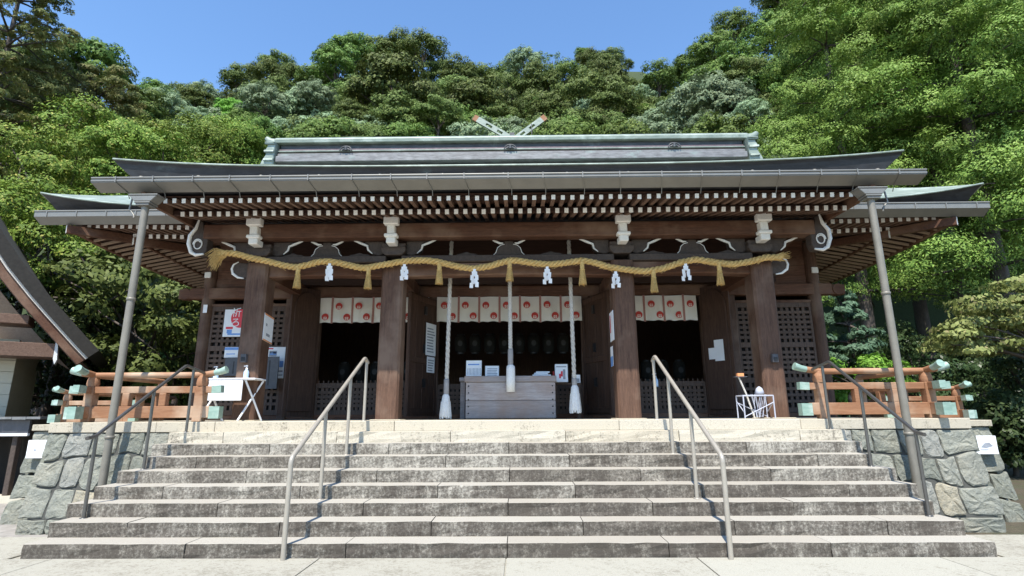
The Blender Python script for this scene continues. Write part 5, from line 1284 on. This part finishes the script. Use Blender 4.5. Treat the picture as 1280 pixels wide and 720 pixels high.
LB = [
 (40, 245, 12, 3.2, 2.6, 'leaf_yellow', 101, 'large yellow green broadleaf tree at the left edge, above the side hall'),
 (105, 205, 15, 2.6, 2.2, 'leaf_yellow', 109, 'yellow green broadleaf tree under the brownish pine crown'),
 (165, 225, 13.5, 2.6, 2.2, 'leaf_yellow', 102, 'yellow green broadleaf tree left of the porch roof corner'),
 (225, 200, 16, 2.4, 1.7, 'leaf_yellow', 103, 'yellow green broadleaf tree whose top shows over the left porch roof'),
 (285, 196, 18, 2.0, 1.5, 'leaf_yellow', 104, 'small yellow green tree right beside the left end of the ridge'),
 (318, 188, 22, 1.6, 1.5, 'leaf_mid', 110, 'small green tree touching the left end of the roof ridge'),
 (75, 320, 9.5, 2.5, 1.9, 'leaf_yellow', 105, 'yellow green tree with bare grey twigs under the left hall eave'),
 (20, 175, 17, 2.8, 2.4, 'leaf_mid', 111, 'mid green broadleaf tree at the left edge below the tall pine'),
]
for u, v, y, rx, rz, mt, sd, lab in LB: near_broad('broadleaf_tree', 'tree', lab, u, v, y, rx, rz, M[mt], .062, 22+(sd*7)%9, 15, 88, sd, (.6, 1.3), hemi=-.2, trunk=.2)
near_broad('broadleaf_tree', 'tree', 'dark green tree filling the shade below the left hall eave', 175, 400, 9.5, 2.6, 2.6, M['leaf_dark'], .10, 30, 14, 32, 106, (.6, 1.1))
near_broad('broadleaf_tree', 'tree', 'dark leafy tree behind the left balustrade', 60, 440, 10.5, 3.2, 2.4, M['leaf_shrub'], .10, 28, 14, 30, 107, (.7, 1.2))
near_broad('broadleaf_tree', 'tree', 'dark tree close behind the left corner column of the hall', 225, 450, 11, 2.4, 2.6, M['leaf_dark'], .11, 24, 12, 26, 108, (.7, 1.1))
# bare twigs of the yellow green tree
c0 = at(110, 360, 8.2); rg = random.Random(9); ps = []
for (u0, v0, u1, v1) in ((55, 330, 130, 395), (130, 395, 195, 440), (40, 322, 90, 352), (80, 350, 122, 372), (100, 318, 118, 362), (60, 308, 66, 350), (130, 380, 165, 360), (60, 372, 118, 380), (85, 345, 115, 330)):
    ps.append(limb(at(u0, v0, 8.0)-c0, at(u1, v1, 8.3)-c0, .045, .018, rg, .05))
o = bpy.data.objects.new('bare_branch', wood_mesh(ps)); C.objects.link(o); o.location = c0
tag(o, 'pale bare branch crossing in front of the dark foliage on the left', 'branch')
# pine at upper left
def conifer(name, label, base, h, crown_z0, rad, mat_, leaf, whorls, per, nsub, n, seed, trunk=.3, droop=-.15, fill=1.0, aspect=.3, lr=(.5, .9), shape=1.0, flat=.55, group=None):
    L = Leaves(seed); rg = random.Random(seed); paths = [([(0, 0, -.5), (.05, 0, h*.35), (.1, .05, h*.7), (.05, .05, h)], [trunk, trunk*.75, trunk*.45, .04])]
    for wq in range(whorls):
        f = (wq+.5)/whorls; z = crown_z0+(h-crown_z0)*f; rr = rad*(1-f)**(.55*shape)*rg.uniform(.8, 1.1)
        for k in range(per):
            if rg.random() > fill: continue
            a = wq*1.1+k*2*math.pi/per+rg.uniform(-.4, .4); R = rr*rg.uniform(.65, 1.1)
            p = Vector((math.cos(a)*R, math.sin(a)*R, z+R*droop+rg.uniform(-.4, .4)))
            L.lobe(p, rg.uniform(*lr)*(.6+.4*(1-f)), nsub, n, leaf, flat, .33, -.12)
            if R > 1.6: L.lobe(p*.6+Vector((0, 0, z*.4)), rg.uniform(*lr)*.7, nsub-4, n, leaf, flat, .42, -.05)
            paths.append(limb((0, 0, z-.1), p, .06, .02, rg, .06))
    return tree_obj(label, 'tree', name, base, L.mesh('crown', mat_, aspect), wood_mesh(paths), group)
b0 = at(6, 60, 13); conifer('pine_tree', 'tall sparse brownish pine at the upper left corner', (b0.x, 13, -.25), b0.z+6, 10, 3.6, M['leaf_pine'], .10, 17, 7, 11, 40, 201, .3, .05, .9, .22, (.5, .9), .7)
b0 = at(115, 135, 17); conifer('pine_tree', 'brownish green pine crown left, in front of the hillside', (b0.x, 17, -.25), b0.z+1.6, b0.z-4.2, 4.2, M['leaf_pine'], .10, 8, 8, 11, 44, 202, .28, .08, .9, .22, (.7, 1.2), .5)
# big cedars on the right
CED = [(1068, 15, 24, 'cedar nearest the right end of the roof ridge'), (1135, 17, 29, 'tall cedar behind the right porch roof corner with a bare trunk'), (1185, 14.5, 29, 'tall cedar with a pale trunk beside the right balustrade'), (1240, 13, 26, 'tall cedar near the right edge above the maple'), (1300, 14, 30, 'cedar at the right edge of the photo'), (1105, 22, 31, 'cedar further back on the right, half hidden'), (1215, 22, 33, 'tallest cedar at the back right')]
CSRC = []
for i, (u, y, h, lab) in enumerate(CED):
    x = at(u, 300, y).x
    if i < 3:
        CSRC.append((conifer('cedar_tree', lab, (x, y, -.25), h, 6.5 if i == 0 else 10.5, 4.0+.3*i, M['leaf_cedar'], .058, 11, 6, 20, 88, 300+i, .36, -.28, .78, .4, (1.3, 2.0), .6, .85), h))
    else:
        src, h0 = CSRC[i % 3]; o = copy_tree(src); o.location = (x, y, -.25); k = h/h0; o.scale = (k*1.05, k*1.05, k); o.rotation_euler.z = 1.3*i; o['label'] = lab
        if i in (4, 5):      # two cedars of a darker green
            for ch in o.children:
                if ch.name.startswith('crown'): ch.material_slots[0].link = 'OBJECT'; ch.material_slots[0].material = M['leaf_mid']
# blue-green spruce, maple, shrubs
x = at(1062, 430, 9.5).x
conifer('spruce_tree', 'small blue green conifer between the hall corner and the right balustrade', (x, 9.5, -.25), at(1050, 362, 9.5).z, .3, 1.9, M['leaf_blue'], .075, 9, 7, 9, 26, 401, .12, -.1, 1, .4, (.4, .62), 1.2)
near_broad('round_shrub', 'shrub', 'bright green low shrub behind the right balustrade', 1070, 480, 8.5, 1.6, .7, M['leaf_bright'], .06, 22, 12, 28, 402, (.3, .5), trunk=.05)
def maple():
    c = at(1240, 400, 6.0); L = Leaves(55); rg = random.Random(55); base = Vector((c.x+3.2, 6.4, -.25)); paths = []
    paths.append(limb((0, 0, -.3), (-.5, 0, 2.6), .16, .12, rg, .05))
    for i, (u, v) in enumerate([(1180, 432), (1195, 418), (1212, 405), (1225, 425), (1235, 392), (1250, 410), (1258, 384), (1270, 430), (1275, 398), (1285, 376), (1300, 415), (1310, 390), (1205, 436), (1240, 438), (1330, 380), (1330, 430), (1222, 385), (1268, 362), (1296, 350)]):
        for k in range(3):
            p = at(u+rg.uniform(-10, 10), v+rg.uniform(-5, 5), 6.0+rg.uniform(-.9, .9))-base
            L.lobe(p, rg.uniform(.35, .6), 9, 26, .065, .35, .5, -.5, .4)
        paths.append(limb((-.5, 0, 2.5), p, .06, .015, rg, .12))
    return tree_obj('pale green maple with flat spreading tiers at the right edge', 'tree', 'maple_tree', base, L.mesh('crown', M['leaf_maple'], .6), wood_mesh(paths))
maple()
for i, (u, v, y, rx, rz, mt, lab) in enumerate([(1262, 545, 7.0, 1.0, .9, 'leaf_shrub', 'dark glossy shrub at the right edge beside the stone wall'), (1300, 490, 8.0, 1.3, 1.2, 'leaf_shrub', 'taller dark shrub at the right edge under the maple'), (1225, 500, 10.5, 1.4, 1.3, 'leaf_shrub', 'dark shrub behind the right rear balustrade'), (1170, 470, 12.5, 1.8, 1.8, 'leaf_shrub', 'dark bush in the shade of the cedars'), (1115, 470, 13, 1.6, 1.8, 'leaf_shrub', 'dark bush between the cedar trunks and the spruce'), (1270, 430, 12, 2.2, 2.2, 'leaf_dark', 'dark evergreen behind the maple'), (8, 490, 12, 2.2, 1.8, 'leaf_shrub', 'dark shrub behind the far left side hall wall'), (150, 490, 12.5, 2.2, 1.6, 'leaf_shrub', 'dark shrub in the shade behind the left balustrade')]):
    near_broad('dark_shrub' if rz < 2 else 'evergreen_tree', 'shrub' if rz < 2 else 'tree', lab, u, v, y, rx, rz, M[mt], .07, 22, 12, 26, 500+i, (.4, .75), trunk=.08)
for i in range(26):      # edge of the wood behind the hall: closes the view under the crowns
    x = -34+i*2.75
    if -8 < x < 8: continue
    kd = rt.choice(['dark', 'dark', 'mid']); k = rt.uniform(.62, .85)
    tree_obj('dark bushy tree at the foot of the wooded hill, '+('left' if x < 0 else 'right')+' of the hall', 'tree', 'woodland_tree', (x+rt.uniform(-.6, .6), rt.uniform(17.5, 20.5), -2.6*k), *KIND[kd][1 if kd == 'dark' else 0], group='trees at the foot of the wood', scale=(k, k, k), rz=rt.uniform(0, 6.28))
